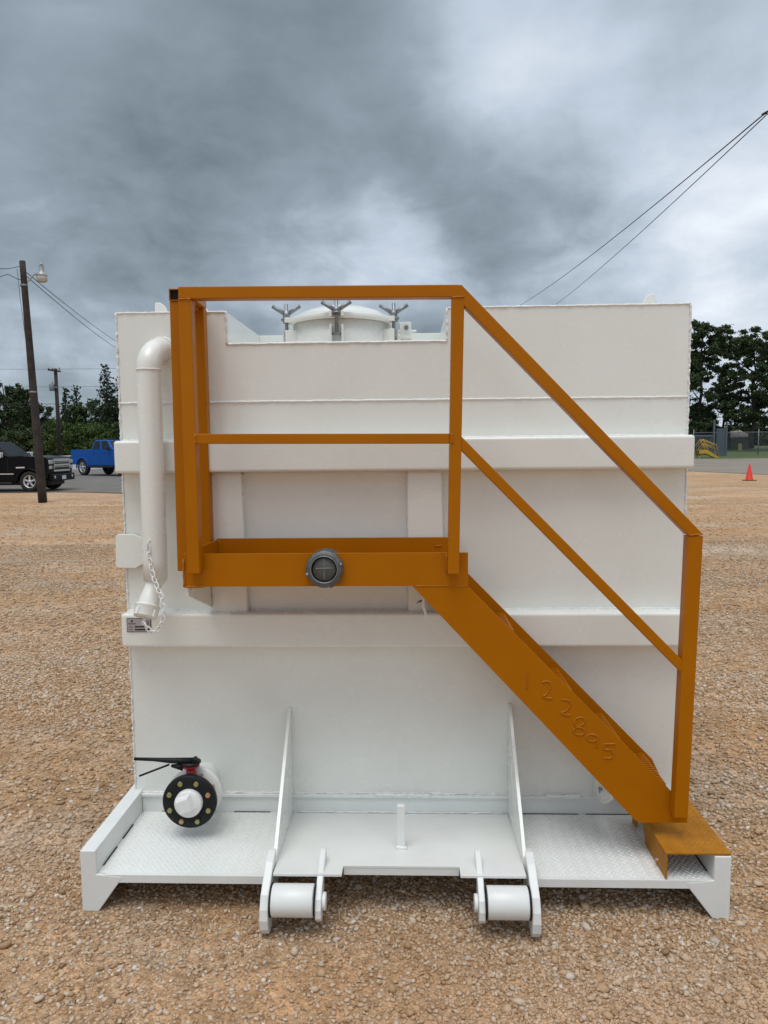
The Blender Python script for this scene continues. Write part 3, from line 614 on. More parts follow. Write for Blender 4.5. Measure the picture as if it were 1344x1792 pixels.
# railing
RY0, RY1 = .070, .1195
def tb(p0, p1, wd=.048, y0=RY0, y1=RY1, s=None):
    s = s or MB(); m_ = (y0+y1)/2; s.bar((p0[0], m_, p0[1]), (p1[0], m_, p1[1]), wd, y1-y0); return s
rl = tb((-.762, 2.236), (.212, 2.226), .042)
# mitred slope rail
def slope(s, c0_, c1_, wd, y0, y1):
    d = Vector((c1_[0]-c0_[0], c1_[1]-c0_[1])); d.normalize(); n_ = Vector((-d.y, d.x))*wd/2
    s.prism([(c0_[0]+n_.x, c0_[1]+n_.y), (c1_[0]+n_.x, c1_[1]+n_.y), (c1_[0]-n_.x, c1_[1]-n_.y), (c0_[0]-n_.x, c0_[1]-n_.y)], 'y', y0, y1)
rail = rl.build('railing', ORANGE, TK, bevel=0.003)
U = [at(x, y, y=RY0) for x, y in ((808, 498), (1231, 935), (1205, 937), (812, 535), (790, 516), (790, 498))]
s = MB(); s.prism([(p.x, p.z) for p in (U[5], U[0], U[1], U[2], U[3], U[4])], 'y', RY0+.0003, RY1-.0003); s.build('top_rail', ORANGE, rail, bevel=0.003)
U = [at(x, y, y=RY0) for x, y in ((806, 762), (1199, 1160), (1196, 1181), (806, 787))]
s = MB(); s.prism([(p.x, p.z) for p in U], 'y', RY0+.003, RY1-.003); s.build('mid_rail', ORANGE, rail, bevel=0.003)
s = MB(); tb((-.7215, 1.728), (.182, 1.7195), .036, RY0+.004, RY1-.004, s); s.build('mid_rail', ORANGE, rail, bevel=0.003)
def post(x0, x1, x2, x3, zt_, zb, y0=RY0, y1=RY1, name='rail_post'):
    s = MB(); s.prism([(x0, zt_), (x1, zt_), (x3, zb), (x2, zb)], 'y', y0, y1); return s.build(name, ORANGE, rail, bevel=0.003)
post(-.763, -.7185, -.763, -.7185, 2.214, 1.244); post(.190, .2335, .174, .214, 2.204, 1.238)
a = at(1205, 938, y=RY0); b_ = at(1231, 936, y=RY0); c = at(1180, 1432, y=RY0); d = at(1204, 1432, y=RY0)
post(a.x, b_.x, c.x, d.x, a.z-.001, c.z)
ry = .395
post(-.806, -.763, -.806, -.763, 2.245, 1.20, ry, ry+.048)
s = MB(); s.hexa([(-.762, .121, 2.214), (-.715, .121, 2.214), (-.763, ry, 2.214), (-.806, ry, 2.214)], [(-.762, .121, 2.256), (-.715, .121, 2.256), (-.763, ry, 2.256), (-.806, ry, 2.256)])
s = MB(); s.hexa([(-.762, .121, 2.222), (-.718, .121, 2.222), (-.764, ry+.047, 2.246), (-.806, ry+.047, 2.246)], [(-.762, .121, 2.258), (-.718, .121, 2.258), (-.764, ry+.047, 2.290), (-.806, ry+.047, 2.290)])
s.build('side_rail', ORANGE, rail, bevel=0.003)
post(-.826, -.780, -.832, -.788, 2.227, 1.236, .172, .218)
# open-ended side tube on the outer post: four walls and a dark inside
s = MB(); x0, x1, z0, z1 = -.826, -.780, 2.228, 2.270
s.box(x0, x0+.003, .168, .46, z0, z1); s.box(x1-.003, x1, .168, .46, z0, z1); s.box(x0+.003, x1-.003, .168, .46, z0, z0+.003); s.box(x0+.003, x1-.003, .168, .46, z1-.003, z1)
s.build('outer_rail', ORANGE, rail)
s = MB(); s.box(x0+.0032, x1-.0032, .180, .455, z0+.0032, z1-.0032); s.build('tube_inside', HOLE, rail)
post(-.826, -.784, -.826, -.784, 2.227, 1.236, .415, .46)
for p, q in (((.19, RY0-.0005, 2.205), (.234, RY0-.0005, 2.205)), ((.190, RY0-.001, 1.738), (.190, RY0-.001, 1.702)), ((-.7185, RY0+.002, 1.745), (-.7185, RY0+.002, 1.708)), ((-.762, RY0-.0005, 2.214), (-.719, RY0-.0005, 2.214)), ((1.018, RY0-.0005, 1.373), (1.066, RY0-.0005, 1.377))):
    s = MB(); s.bead(p, q, .0028, .006); s.build('weld_seam', OWELD, rail)
# brackets and pinned lugs carrying the stair
s = MB(); p = at(325, 1030, y=.13); q = at(371, 1064, y=YF-.001)
s.hexa([(p.x, .13, 1.1855), (p.x, .13, 1.150), (q.x, YF-.001, q.z), (q.x, YF-.001, 1.20), ], [(p.x+.010, .13, 1.1855), (p.x+.010, .13, 1.150), (q.x+.010, YF-.001, q.z), (q.x+.010, YF-.001, 1.20)])
s.build('stair_bracket', WHITE, TK, bevel=.002)
s = MB(); s.hexa([(.085, .25, 1.18), (.085, .25, 1.075), (.104, YF-.001, .98), (.104, YF-.001, 1.18)], [(.095, .25, 1.18), (.095, .25, 1.075), (.114, YF-.001, .98), (.114, YF-.001, 1.18)]); lb = s.build('stair_bracket', WHITE, TK, bevel=.002)
a = at(735, 1053, y=.27); s = MB(); s.tube([a+Vector((-.004, 0, 0)), a+Vector((.012, 0, .004))], .005, 6); s.tube([a+Vector((-.012, -.004, -.006)), a+Vector((-.002, -.004, .004))], .0025, 6); s.build('hitch_pin', ZINC, lb)
s = MB(); A = [at(1008, 1356, x=.80), at(1030, 1384, x=.80), at(1056, 1407, x=.80), at(1068, 1400, x=.80), at(1069, 1385, x=.80), at(1030, 1340, x=.80)]
s.prism([(YF-.001, A[0].z+.04), (YF-.001, A[0].z)]+[(min(p.y, YF-.002), p.z) for p in A[1:]], 'x', .80, .81); lb = s.build('stair_bracket', WHITE, TK, bevel=.002)
a = at(1052, 1381, x=.798); s = MB(); s.tube([a+Vector((-.010, 0, -.002)), a+Vector((.004, 0, 0))], .006, 6); s.tube([a+Vector((-.008, -.012, -.01)), a+Vector((-.008, .004, .008))], .0025, 6); s.build('hitch_pin', ZINC, lb)
# bottom step over the skid channel
SX0, SX1, SZ, SY0, SY1 = .944, 1.1735, .237, .004, .405
s = MB(); s.box(SX0, SX1, SY0, SY1, SZ, SZ+.005); row = 0; y = SY0+.01
while y < SY1-.008:
    x = SX0+.012+(.0105 if row % 2 else 0); col = row
    while x < SX1-.01:
        an = math.radians(42 if col % 2 else -42); col += 1; c, s_ = math.cos(an), math.sin(an)
        qq = [(.009, 0), (.003, .003), (-.003, .003), (-.009, 0), (-.003, -.003), (.003, -.003)]; o = len(s.v)
        s.v += [(x+u*c-v_*s_, y+u*s_+v_*c, SZ+.0051) for u, v_ in qq]+[(x+(u*c-v_*s_)*.55, y+(u*s_+v_*c)*.55, SZ+.0068) for u, v_ in qq]
        s.f += [tuple(range(o+6, o+12))]+[(o+i, o+(i+1) % 6, o+6+(i+1) % 6, o+6+i) for i in range(6)]; s.sm += [False]*7; x += .021
    y += .013; row += 1
stp = s.build('bottom_step', OSTEP, TK)
s = MB(); prof = [(SY0, DZ+.003), (SY0, SZ-.0003), (SY1, SZ-.0003), (SY1, DZ+.004), (.365, DZ+.004)]
prof += [(.295+.055*math.cos(a), DZ+.012+.062*math.sin(a)) for a in np.linspace(0, PI, 12)]
prof += [(.235, DZ+.004)]
s.prism(prof, 'x', SX0, SX0+.005); sp = s.build('step_side', OSTEP, stp)
for yy, zz in ((.09, .168), (.352, .19)): s = MB(); s.tube([(SX0-.008, yy, zz), (SX0+.012, yy, zz)], .007, 6); s.build('step_bolt', CZINC, sp)

# ------------------------------------------------------------------ poles and wires
def catenary(p0, p1, sag, n=24): return [p0.lerp(p1, i/n)+Vector((0, 0, -4*sag*(i/n)*(1-i/n))) for i in range(n+1)]
pb = at(75, 879, z=0.0); ptp = at(39, 457, y=pb.y+.3)
UP = thing('utility_pole', 'leaning wooden utility pole with a lamp, in front of the black pickup', 'utility pole', tuple(pb))
pl = lambda v_: Vector(v_)-pb
s = MB(); n = 14; s.tube([pl(pb+Vector((0, 0, -.1)))]+[pl(pb.lerp(ptp, i/n)) for i in range(1, n+1)], [.135]+[.135-.045*i/n for i in range(1, n+1)], 14); s.build('pole_shaft', WOOD, UP)
s = MB(); z_ = lambda t: pl(pb.lerp(ptp, t)); 
for t in (.9, .46): s = MB(); s.tube([z_(t)-Vector((.01, 0, .03)), z_(t)+Vector((-.01, 0, .03))], .112 if t > .5 else .125, 14); s.build('pole_strap', GALV, UP)
A0 = pl(at(50, 492, y=ptp.y)); A1 = pl(at(58, 482, y=ptp.y)); A2 = pl(at(67, 477, y=ptp.y)); A3 = pl(at(74, 477, y=ptp.y))
s = MB(); s.tube([pl(at(44, 494, y=ptp.y)), A0, A1, A2, A3], .022, 10); arm = s.build('lamp_arm', LAMPW, UP)
LC = pl(at(73, 478, y=ptp.y)); pxm = 1300/(ptp.y+2.55)
s = MB(); s.lathe([(.075, .22), (.075, .04), (.12, 0), (.165, -.06), (.165, -.10), (.155, -.10)], LC, (0, 0, 1), 24); s.lathe([(0, .31), (.045, .31), (.05, .22), (0, .22)], LC, (0, 0, 1), 12); lh = s.build('lamp_head', LAMPW, arm)
s = MB(); s.lathe([(.16, -.10), (.165, -.16), (.15, -.24), (.11, -.27), (0, -.27)], LC, (0, 0, 1), 24); s.build('lamp_lens', LENSG, arm)
def wire(name, label, pts, r, group=None):
    s = MB(); s.tube(pts, r, 6); o = s.build(name, CABLE); o['label'] = label; o['category'] = 'power line'
    if group: o['group'] = group
    return o
wp_ = ptp+Vector((.12, 0, -.35))
wire('power_line', 'upper of two cables falling from the lamp pole to behind the tank', catenary(wp_, at(250, 622, y=60), .3), .012)
wire('power_line', 'lower of two cables falling from the lamp pole to behind the tank', catenary(wp_+Vector((0, 0, -.12)), at(250, 634, y=60), .35), .012)
wire('power_line', 'cable from the lamp pole top out of the left edge', catenary(ptp+Vector((-.1, 0, -.15)), at(-60, 455, y=12), .12), .009)
wire('power_line', 'looped service cable beside the lamp pole, lower left', [at(46, 492, y=ptp.y), at(30, 488, y=ptp.y), at(14, 480, y=ptp.y-1), at(-40, 497, y=ptp.y-3)], .010)
wire('ground_wire', 'thin wire running down beside the leaning pole', [at(30, 470, y=ptp.y-.1), at(35, 520, y=ptp.y-.1), at(43, 580, y=ptp.y-.1), at(55, 680, y=ptp.y-.1)], .008)['category'] = 'wire'
# second pole
b2_ = Vector((at(104, 780, y=62).x, 62, 0.03)); 
P2 = thing('utility_pole', 'farther utility pole with a crossarm and transformer, standing among the trees', 'utility pole', tuple(b2_))
t2 = at(97, 645, y=62)-b2_
s = MB(); s.tube([(0, 0, 0), tuple(t2)], [.2, .14], 12); s.build('pole_shaft', WOOD, P2)
s = MB(); s.bar(at(84, 647, y=61.8)-b2_, at(106, 650, y=61.8)-b2_, .14, .12); ca = s.build('crossarm', WOOD, P2)
s = MB()
for x in (85, 92, 104): q = at(x, 647, y=61.8)-b2_; s = MB(); s.tube([q, q+Vector((0, 0, .18))], .06, 8); s.build('insulator', GALV, ca)
s = MB(); q = at(91, 684, y=61.7)-b2_; s.lathe([(0, 0), (.2, 0), (.22, .05), (.22, .55), (.16, .62), (0, .62)], q, (0, 0, 1), 16); s.bar(q+Vector((.2, 0, .3)), q+Vector((.5, .2, .3)), .1); s.tube([q+Vector((.05, 0, .6)), q+Vector((.05, 0, .8))], .05, 8); s.build('transformer', GALV, P2)
for (ya, yb, nm) in ((645, 644, 'topmost'), (676, 675, 'middle'), (706, 705, 'lowest')):
    wire('power_line', f'{nm} of three level lines crossing behind the far pole', catenary(at(-100, ya, y=62.3), at(330, yb-2, y=66), .12), .022 if nm == 'lowest' else .012)
# wires from the right
hub = at(1339, 198, y=16.0)
wire('power_line', 'upper of the two cables rising to the right edge', catenary(hub, at(868, 556, y=75), .55), .016)
wire('power_line', 'lower of the two cables rising to the right edge', catenary(hub+Vector((.02, 0, -.05)), at(930, 562, y=70), .40), .013)
s = MB(); s.tube([hub, hub+Vector((.10, 0, .06)), hub+Vector((.5, -.05, .22))], .024, 8); s.tube([hub+Vector((.02, 0, -.02)), hub+Vector((.5, 0, -.04))], .016, 8); s.tube([hub+Vector((-.06, .03, -.03)), hub+Vector((.03, 0, .02))], .03, 8)
o = s.build('cable_clamp', CABLE); o['label'] = 'dark clamp joining the two cables at the right edge'; o['category'] = 'cable clamp'

# ------------------------------------------------------------------ vehicles
def wheel(root, x, y, r, side, wd=.26, spokes=5, name='wheel'):
    s = MB(); c = (x, y, r); ax = (0, side, 0)
    s.lathe([(r*.60, -wd*.5), (r*.90, -wd*.5), (r*.985, -wd*.38), (r, -wd*.2), (r, wd*.2), (r*.985, wd*.38), (r*.90, wd*.5), (r*.66, wd*.47), (r*.60, wd*.38)], c, ax, 32)
    o = s.build(name, RUBBER, root)
    s = MB(); s.lathe([(r*.62, wd*.44), (r*.57, wd*.44), (r*.56, wd*.1), (0, wd*.08)], c, ax, 32)
    for k in range(spokes):
        a = 2*PI*k/spokes+.3; u = Vector((math.cos(a), 0, math.sin(a))); cc2 = Vector(c)+Vector(ax)*(wd*.30)
        s.bar(cc2+u*r*.08, cc2+u*r*.58, r*.17, wd*.14, ref=ax)
    s.lathe([(r*.15, wd*.28), (r*.15, wd*.42), (0, wd*.43)], c, ax, 16)
    s.build('rim', RIM, o)
    s = MB(); s.lathe([(r*.55, wd*.12), (0, wd*.12)], c, ax, 24); s.build('brake', DARK, o)
def quad_inset(s, P, m=.06, off=.006):
    """pane: the four corners pulled in and set proud of the face"""
    P = [Vector(p) for p in P]; c = sum(P, Vector())/4; n = (P[1]-P[0]).cross(P[3]-P[0]).normalized()
    out = []
    for i in range(4):
        a, p, b_ = P[i-1], P[i], P[(i+1) % 4]; out.append(p+(a-p).normalized()*m+(b_-p).normalized()*m)
    s.hexa([p-n*off for p in out], [p+n*off for p in out])
def pickup(name, label, paint, loc, rz, lift=0.0, r=.40, grille='chrome', Lh=2.92, Lf=2.92):
    T = thing(name, label, 'pickup truck', loc, rz)
    wz = r; sill = .42+lift; belt = 1.34+lift; bed = 1.36+lift; roof = 1.95+lift*.85; hood = 1.37+lift; Wd = .98
    fx, rx = 1.95, -1.80; ar = r+.07
    arch = lambda cx: [(cx+ar*math.cos(a), max(sill, wz+ar*math.sin(a))) for a in np.linspace(0.0, PI, 11)]
    Lr = Lh; Lh = Lf
    low = [(Lh-.06, sill+.1), (fx+ar, sill)]+arch(fx)+[(fx-ar, sill)]+[(rx+ar, sill)]+arch(rx)+[(rx-ar, sill+.02), (-Lr, sill+.1), (-Lr, bed), (-1.02, bed), (-1.0, belt), (1.18, belt+.02), (1.7, hood+.02), (Lh-.2, hood-.02), (Lh-.04, hood-.08), (Lh, hood-.25)]
    s = MB(); s.prism(low, 'y', -Wd, Wd); s.build('body', paint, T, bevel=.045, seg=3)
    for sg in (-1, 1):
        for cx in (fx, rx):
            pts = [(cx+(ar+.015)*math.cos(a), sg*Wd, wz+(ar+.015)*math.sin(a)) for a in np.linspace(-.1, PI+.1, 14)]; s = MB(); s.tube(pts, .045 if lift else .028, 8); s.build('wheel_arch', paint, T)
    s = MB(); b0, b1, t0, t1 = -1.02, 1.16, -.86, .42; wb, wt = .90, .70; zb = belt
    lo = [(b0, -wb, zb), (b1, -wb, zb), (b1, wb, zb), (b0, wb, zb)]; hi = [(t0, -wt, roof), (t1, -wt, roof), (t1, wt, roof), (t0, wt, roof)]
    s.hexa(lo, hi); cab = s.build('cab', paint, T, bevel=.06, seg=3)
    s = MB(); lp = lambda a, b_, t: Vector(a).lerp(Vector(b_), t)
    quad_inset(s, [lo[1], lo[2], hi[2], hi[1]], .07); s.build('windscreen', GLASS, cab)
    s = MB(); quad_inset(s, [lo[3], lo[0], hi[0], hi[3]], .12); s.build('rear_window', GLASS, cab)
    for sg in (0, 1):
        A, B, C_, D = ((lo[0], lo[1], hi[1], hi[0]), (lo[3], lo[2], hi[2], hi[3]))[sg]
        for (u0, u1) in ((.04, .46), (.48, .93)):
            P = [lp(A, B, u0), lp(A, B, u1), lp(D, C_, min(u1, 1.0)), lp(D, C_, u0)]
            if sg: P = P[::-1]
            s = MB(); quad_inset(s, P, .06); s.build('side_window', GLASS, cab)
    for sg in (-1, 1):
        s = MB(); s.box(.80, 1.0, sg*1.02 if sg > 0 else -1.22, 1.22 if sg > 0 else -1.02, belt-.02, belt+.2); s.bar((.9, sg*.9, belt+.03), (.9, sg*1.05, belt+.03), .06); s.build('mirror', CHROME if grille == 'chrome' else DARK, T, bevel=.03)
        for x in (-.75, .28): s = MB(); s.bar((x, sg*(Wd+.02), belt-.16), (x+.2, sg*(Wd+.02), belt-.16), .035, .03); s.build('door_handle', CHROME if grille == 'chrome' else paint, T)
        for x in (-1.0, -.02, 1.12): s = MB(); s.bar((x, sg*(Wd+.001), sill+.05), (x, sg*(Wd+.001), belt-.05), .012, .006); s.build('door_seam', DARK, T)
        if grille == 'chrome':
            s = MB(); s.bar((-1.1, sg*(Wd+.006), sill+.28), (1.35, sg*(Wd+.006), sill+.28), .035, .014); s.build('side_trim', CHROME, T)
            s = MB(); s.bar((1.45, sg*(Wd+.006), sill+.52), (1.8, sg*(Wd+.006), sill+.53), .05, .012); s.build('badge', CHROME, T)
        s = MB(); s.box(-1.0, 1.3, sg*Wd-.12, sg*Wd+.06, sill-.10, sill-.03); s.build('side_step', DARK, T)
    # front
    s = MB(); s.box(Lh-.03, Lh+.10, -Wd+.03, Wd-.03, sill-.02, sill+.26); s.build('bumper', paint if grille == 'chrome' else DARK, T, bevel=.04)
    s = MB(); s.box(Lh-.05, Lh+.022, -.62, .62, hood-.52, hood-.14); gr = s.build('grille', DARK, T, bevel=.02)
    s = MB()
    for z0, z1 in ((hood-.20, hood-.10), (hood-.38, hood-.31), (hood-.60, hood-.53)): s.box(Lh-.02, Lh+.05, -.66, .66, z0, z1)
    for z in (hood-.24, hood-.42): s.box(Lh-.02, Lh+.035, -.62, .62, z-.012, z+.012)
    for y in (-.66, .62): s.box(Lh-.02, Lh+.045, y, y+.04, hood-.49, hood-.19)
    s.build('grille_bar', CHROME if grille == 'chrome' else DARK, gr)
    for sg in (-1, 1):
        y0, y1 = (.70, Wd-.01) if sg > 0 else (-Wd+.01, -.70)
        s = MB(); s.box(Lh-.10, Lh+.028, y0, y1, hood-.30, hood-.15); s.build('headlight', LENSG, T, bevel=.02)
        s = MB(); s.box(Lh-.12, Lh+.024, y0+.03, y1-.03, hood-.50, hood-.37); s.build('headlight', LENSG, T, bevel=.02)
        s = MB(); s.lathe([(0, 0), (.06, 0), (.06, .03)], (Lh+.108, sg*.72, sill+.13), (-1, 0, 0), 14); s.build('fog_light', LENSG, T)
        s = MB(); s.box(-Lr-.012, -Lr+.06, sg*.88-.09, sg*.88+.09, bed-.42, bed-.06); s.build('tail_light', RED, T, bevel=.01)
    s = MB(); s.box(Lh+.10, Lh+.112, -.16, .16, sill+.03, sill+.18); s.build('licence_plate', TWHITE, T)
    s = MB(); s.box(-Lr-.10, -Lr+.02, -.95, .95, sill+.02, sill+.22); s.build('bumper', CHROME, T, bevel=.03)
    s = MB(); s.box(-2.4, 2.6, -.55, .55, sill-.18, sill+.02); s.bar((rx, -.7, wz), (rx, .7, wz), .16); s.bar((fx, -.7, wz), (fx, .7, wz), .12); s.build('chassis', DARK, T)
    for cx in (fx, rx):
        for sg in (-1, 1): wheel(T, cx, sg*.86, r, sg)
    return T
fw = at(54, 860.5, z=0.02); rzb = math.radians(-1)
c, s_ = math.cos(rzb), math.sin(rzb); lx, ly = 1.95, -.90
pickup('pickup_truck', 'black pickup truck with chrome grille behind the leaning pole, left edge', TBLACK, (fw.x-(lx*c-ly*s_), fw.y-(lx*s_+ly*c), .02), rzb, Lf=2.76)
fw = at(147, 832, z=0.02); rzb = math.radians(-32); c, s_ = math.cos(rzb), math.sin(rzb); lx, ly = -1.80, -.90
pickup('pickup_truck', 'bright blue lifted pickup truck parked just left of the tank', TBLUE, (fw.x-(lx*c-ly*s_), fw.y-(lx*s_+ly*c), .02), rzb, lift=.22, r=.50, grille='dark')
def sedan(name, label, paint, loc, rz, k=1.0):
    T = thing(name, label, 'car', loc, rz); r = .34; Lh, Wd, sill, belt, roof = 2.35, .90, .26, .95, 1.45; fx, rx = 1.4, -1.35; ar = .40
    arch = lambda cx: [(cx+ar*math.cos(a), max(sill, r+ar*math.sin(a))) for a in np.linspace(0, PI, 9)]
    low = [(Lh, sill+.1), (fx+ar, sill)]+arch(fx)+[(fx-ar, sill), (rx+ar, sill)]+arch(rx)+[(-Lh, sill+.1), (-Lh, .85), (-Lh+.1, 1.0), (-1.5, 1.02), (-1.2, belt), (.95, belt), (1.8, .86), (Lh-.1, .70)]
    s = MB(); s.prism(low, 'y', -Wd, Wd); s.build('body', paint, T, bevel=.06, seg=3)
    lo = [(-1.6, -.82, .96), (1.05, -.82, .93), (1.05, .82, .93), (-1.6, .82, .96)]; hi = [(-.95, -.62, roof), (.25, -.62, roof), (.25, .62, roof), (-.95, .62, roof)]
    s = MB(); s.hexa(lo, hi); cab = s.build('cab', paint, T, bevel=.06, seg=3)
    s = MB(); quad_inset(s, [lo[1], lo[2], hi[2], hi[1]], .06); s.build('windscreen', GLASS, cab)
    s = MB(); quad_inset(s, [lo[3], lo[0], hi[0], hi[3]], .06); s.build('rear_window', GLASS, cab)
    lp = lambda a, b_, t: Vector(a).lerp(Vector(b_), t)
    for A, B, C_, D in ((lo[0], lo[1], hi[1], hi[0]), (hi[3], hi[2], lo[2], lo[3])):
        for u0, u1 in ((.10, .48), (.50, .88)): s = MB(); quad_inset(s, [lp(A, B, u0), lp(A, B, u1), lp(D, C_, u1), lp(D, C_, u0)], .05); s.build('side_window', GLASS, cab)
    for sg in (-1, 1):
        s = MB(); s.box(Lh-.25, Lh-.02, sg*.72-.14, sg*.72+.14, .62, .74); s.build('headlight', LENSG, T, bevel=.02)
        for cx in (fx, rx): wheel(T, cx, sg*.80, r, sg, .2)
    return T
q = at(96, 846, z=.02); sedan('parked_car', 'dark car, only its roof and bonnet showing behind the black pickup', TGREY, (q.x-3.7, q.y+3.6, .02), math.radians(-4))
q = at(125, 826, z=.02); sedan('parked_car', 'white car, a sliver showing between the two pickups', TWHITE, (q.x-2.9, q.y+7, -.35), math.radians(-6))

# ------------------------------------------------------------------ right background
q = at(1311, 841, z=0); TC = thing('traffic_cone', 'red traffic cone standing on the gravel at the right', 'traffic cone', (q.x, q.y, 0.0))
s = MB(); s.lathe([(.17, .03), (.155, .05), (.03, .70), (.02, .72), (0, .72)], (0, 0, 0), (0, 0, 1), 24); s.build('cone_body', CONE, TC)
s = MB(); s.box(-.23, .23, -.23, .23, 0, .03); s.build('cone_base', DARK, TC, bevel=.01)
FY = 78.0; zf = .03
fx0, fx1 = at(1215, 800, y=FY).x, at(1500, 800, y=FY).x
FN = thing('chain_link_fence', 'chain link fence along the grass behind the road, right side', 'fence', (fx0, FY, zf))
s = MB()
top = at(1300, 756.5, y=FY).z-zf
for x in np.arange(0, fx1-fx0, .14):
    for sg in (-1, 1): s.bar((x, 0, 0), (x+sg*top*.9, 0, top), .006, .006)
s.build('wire_mesh', GALV, FN)
px_list = [at(1327, 780, y=FY).x-fx0+k*3.4 for k in range(-3, 4)]
for x in px_list:
    if x < -.5: continue
    s = MB(); s.tube([(x, 0, -.05), (x, 0, top+.35)], .05, 8); s.build('fence_post', GALV, FN)
s = MB(); s.tube([(0, 0, top), (fx1-fx0, 0, top)], .03, 6); s.tube([(0, .0, .1), (fx1-fx0, 0, .1)], .015, 6); s.build('top_rail', GALV, FN)
# grey gate with upright bars, two posts
gy = 76.5; g0 = at(1253, 799, y=gy); g1 = at(1271, 750, y=gy)
GT = thing('metal_gate', 'tall grey metal gate of upright bars beside the fence', 'gate', (g0.x, gy, 0.02))
s = MB(); wd = g1.x-g0.x; ht = g1.z
s.box(0, wd, 0, .06, ht-.12, ht); s.box(0, wd, 0, .06, .1, .22); s.box(0, .08, 0, .06, .22, ht-.12); s.box(wd-.08, wd, 0, .06, .22, ht-.12); s.build('gate_frame', GATE, GT)
s = MB()
for i in range(7): x = .1+(wd-.2)*(i+.5)/7; s.box(x-.045, x+.045, .012, .048, .22, ht-.12)
s.build('gate_bars', GATE, GT)
for px0, topy in ((1250.5, 735), (1272, 738)):
    a = at(px0, topy, y=gy); s = MB(); s.box(a.x-g0.x-.09, a.x-g0.x+.09, -.05, .12, 0, a.z); s.build('gate_post', GATE, GT, bevel=.01)
# grey slatted screen to the left of the gate
SN = thing('slatted_screen', 'low grey slatted screen between the tank and the metal gate', 'fence', (at(1180, 800, y=80).x, 80, .05))
a = at(1180, 762, y=80); b_ = at(1250, 762, y=80); s = MB()
for i in range(24): x = (b_.x-a.x)*i/24; s.box(x, x+.10, 0, .03, .1, a.z-.05)
s.build('slats', GATE, SN)
s = MB(); s.box(0, b_.x-a.x, -.05, -.005, a.z-.2, a.z-.05); s.box(0, b_.x-a.x, -.05, -.005, .3, .42); s.build('screen_rail', GALV, SN)
# yellow steps
yy = 73.0; o0 = at(1240, 800, z=0.02); o0 = Vector((at(1238, 800, y=yy).x, yy, .02))
YS = thing('steel_steps', 'small yellow steel steps with a handrail before the grey gate', 'steps', tuple(o0))
W2 = lambda px, py: at(px, py, y=yy)-o0
s = MB()
a, b_, c, d = W2(1221, 798), W2(1221, 788), W2(1236, 787), W2(1256, 799)
s.prism([(a.x, .02), (b_.x, b_.z), (c.x, c.z), (d.x, .05), (d.x-.3, .02), (c.x-.2, c.z-.35), (c.x-.9, c.z-.38), (b_.x+.2, .02)], 'y', -.35, -.29)
s.prism([(a.x, .02), (b_.x, b_.z), (c.x, c.z), (d.x, .05), (d.x-.3, .02), (c.x-.2, c.z-.35), (c.x-.9, c.z-.38), (b_.x+.2, .02)], 'y', .29, .35)
for i in range(5): t = (i+.3)/5; q = c.lerp(d, t); s.box(q.x-.12, q.x+.1, -.285, .285, q.z-.12, q.z-.08)
s.box(b_.x, c.x, -.285, .285, c.z-.06, c.z-.01); s.build('step_frame', YEL, YS)
for yo in (-.33, .33):
    s = MB()
    for P in ([W2(1217, 782), W2(1228, 769), W2(1251, 778), W2(1254, 792)], [W2(1223, 787), W2(1232, 776), W2(1250, 785)], [W2(1228, 769), W2(1236, 787)], [W2(1232, 776), W2(1238, 788)], [W2(1251, 778), W2(1256, 798)]):
        s.tube([p+Vector((0, yo, 0)) for p in P], .032, 6)
    s.build('handrail', YEL, YS)
# far shed with a patchy roof, yellow bollard
shy = 97; a = at(1277, 766, y=shy); b_ = at(1314, 755, y=shy)
SH = thing('low_shed', 'low far shed with a pale patchy roof beyond the grass', 'shed', (a.x, shy, .8)); dx = b_.x-a.x
s = MB(); s.box(.2, dx-.2, .1, 3, -1.0, a.z-.8+.2); s.build('wall', SHEDW, SH)
s = MB(); s.hexa([(0, -.2, a.z-.8), (dx, -.2, a.z-.75), (dx-.5, 2, b_.z-.7), (.9, 2, b_.z-.82)], [(0, -.2, a.z-.7), (dx, -.2, a.z-.65), (dx-.5, 2, b_.z-.6), (.9, 2, b_.z-.72)]); s.build('roof', SHED, SH)
q = at(1295, 786, y=92); BO = MB(); BO.lathe([(.22, 0), (.22, 1.0), (.16, 1.1), (0, 1.12)], (q.x, 92, .3), (0, 0, 1), 12); o = BO.build('bollard', mat('pale_yellow', (.42, .36, .12))); o['label'] = 'small pale yellow bollard standing on the grass beyond the fence'; o['category'] = 'bollard'

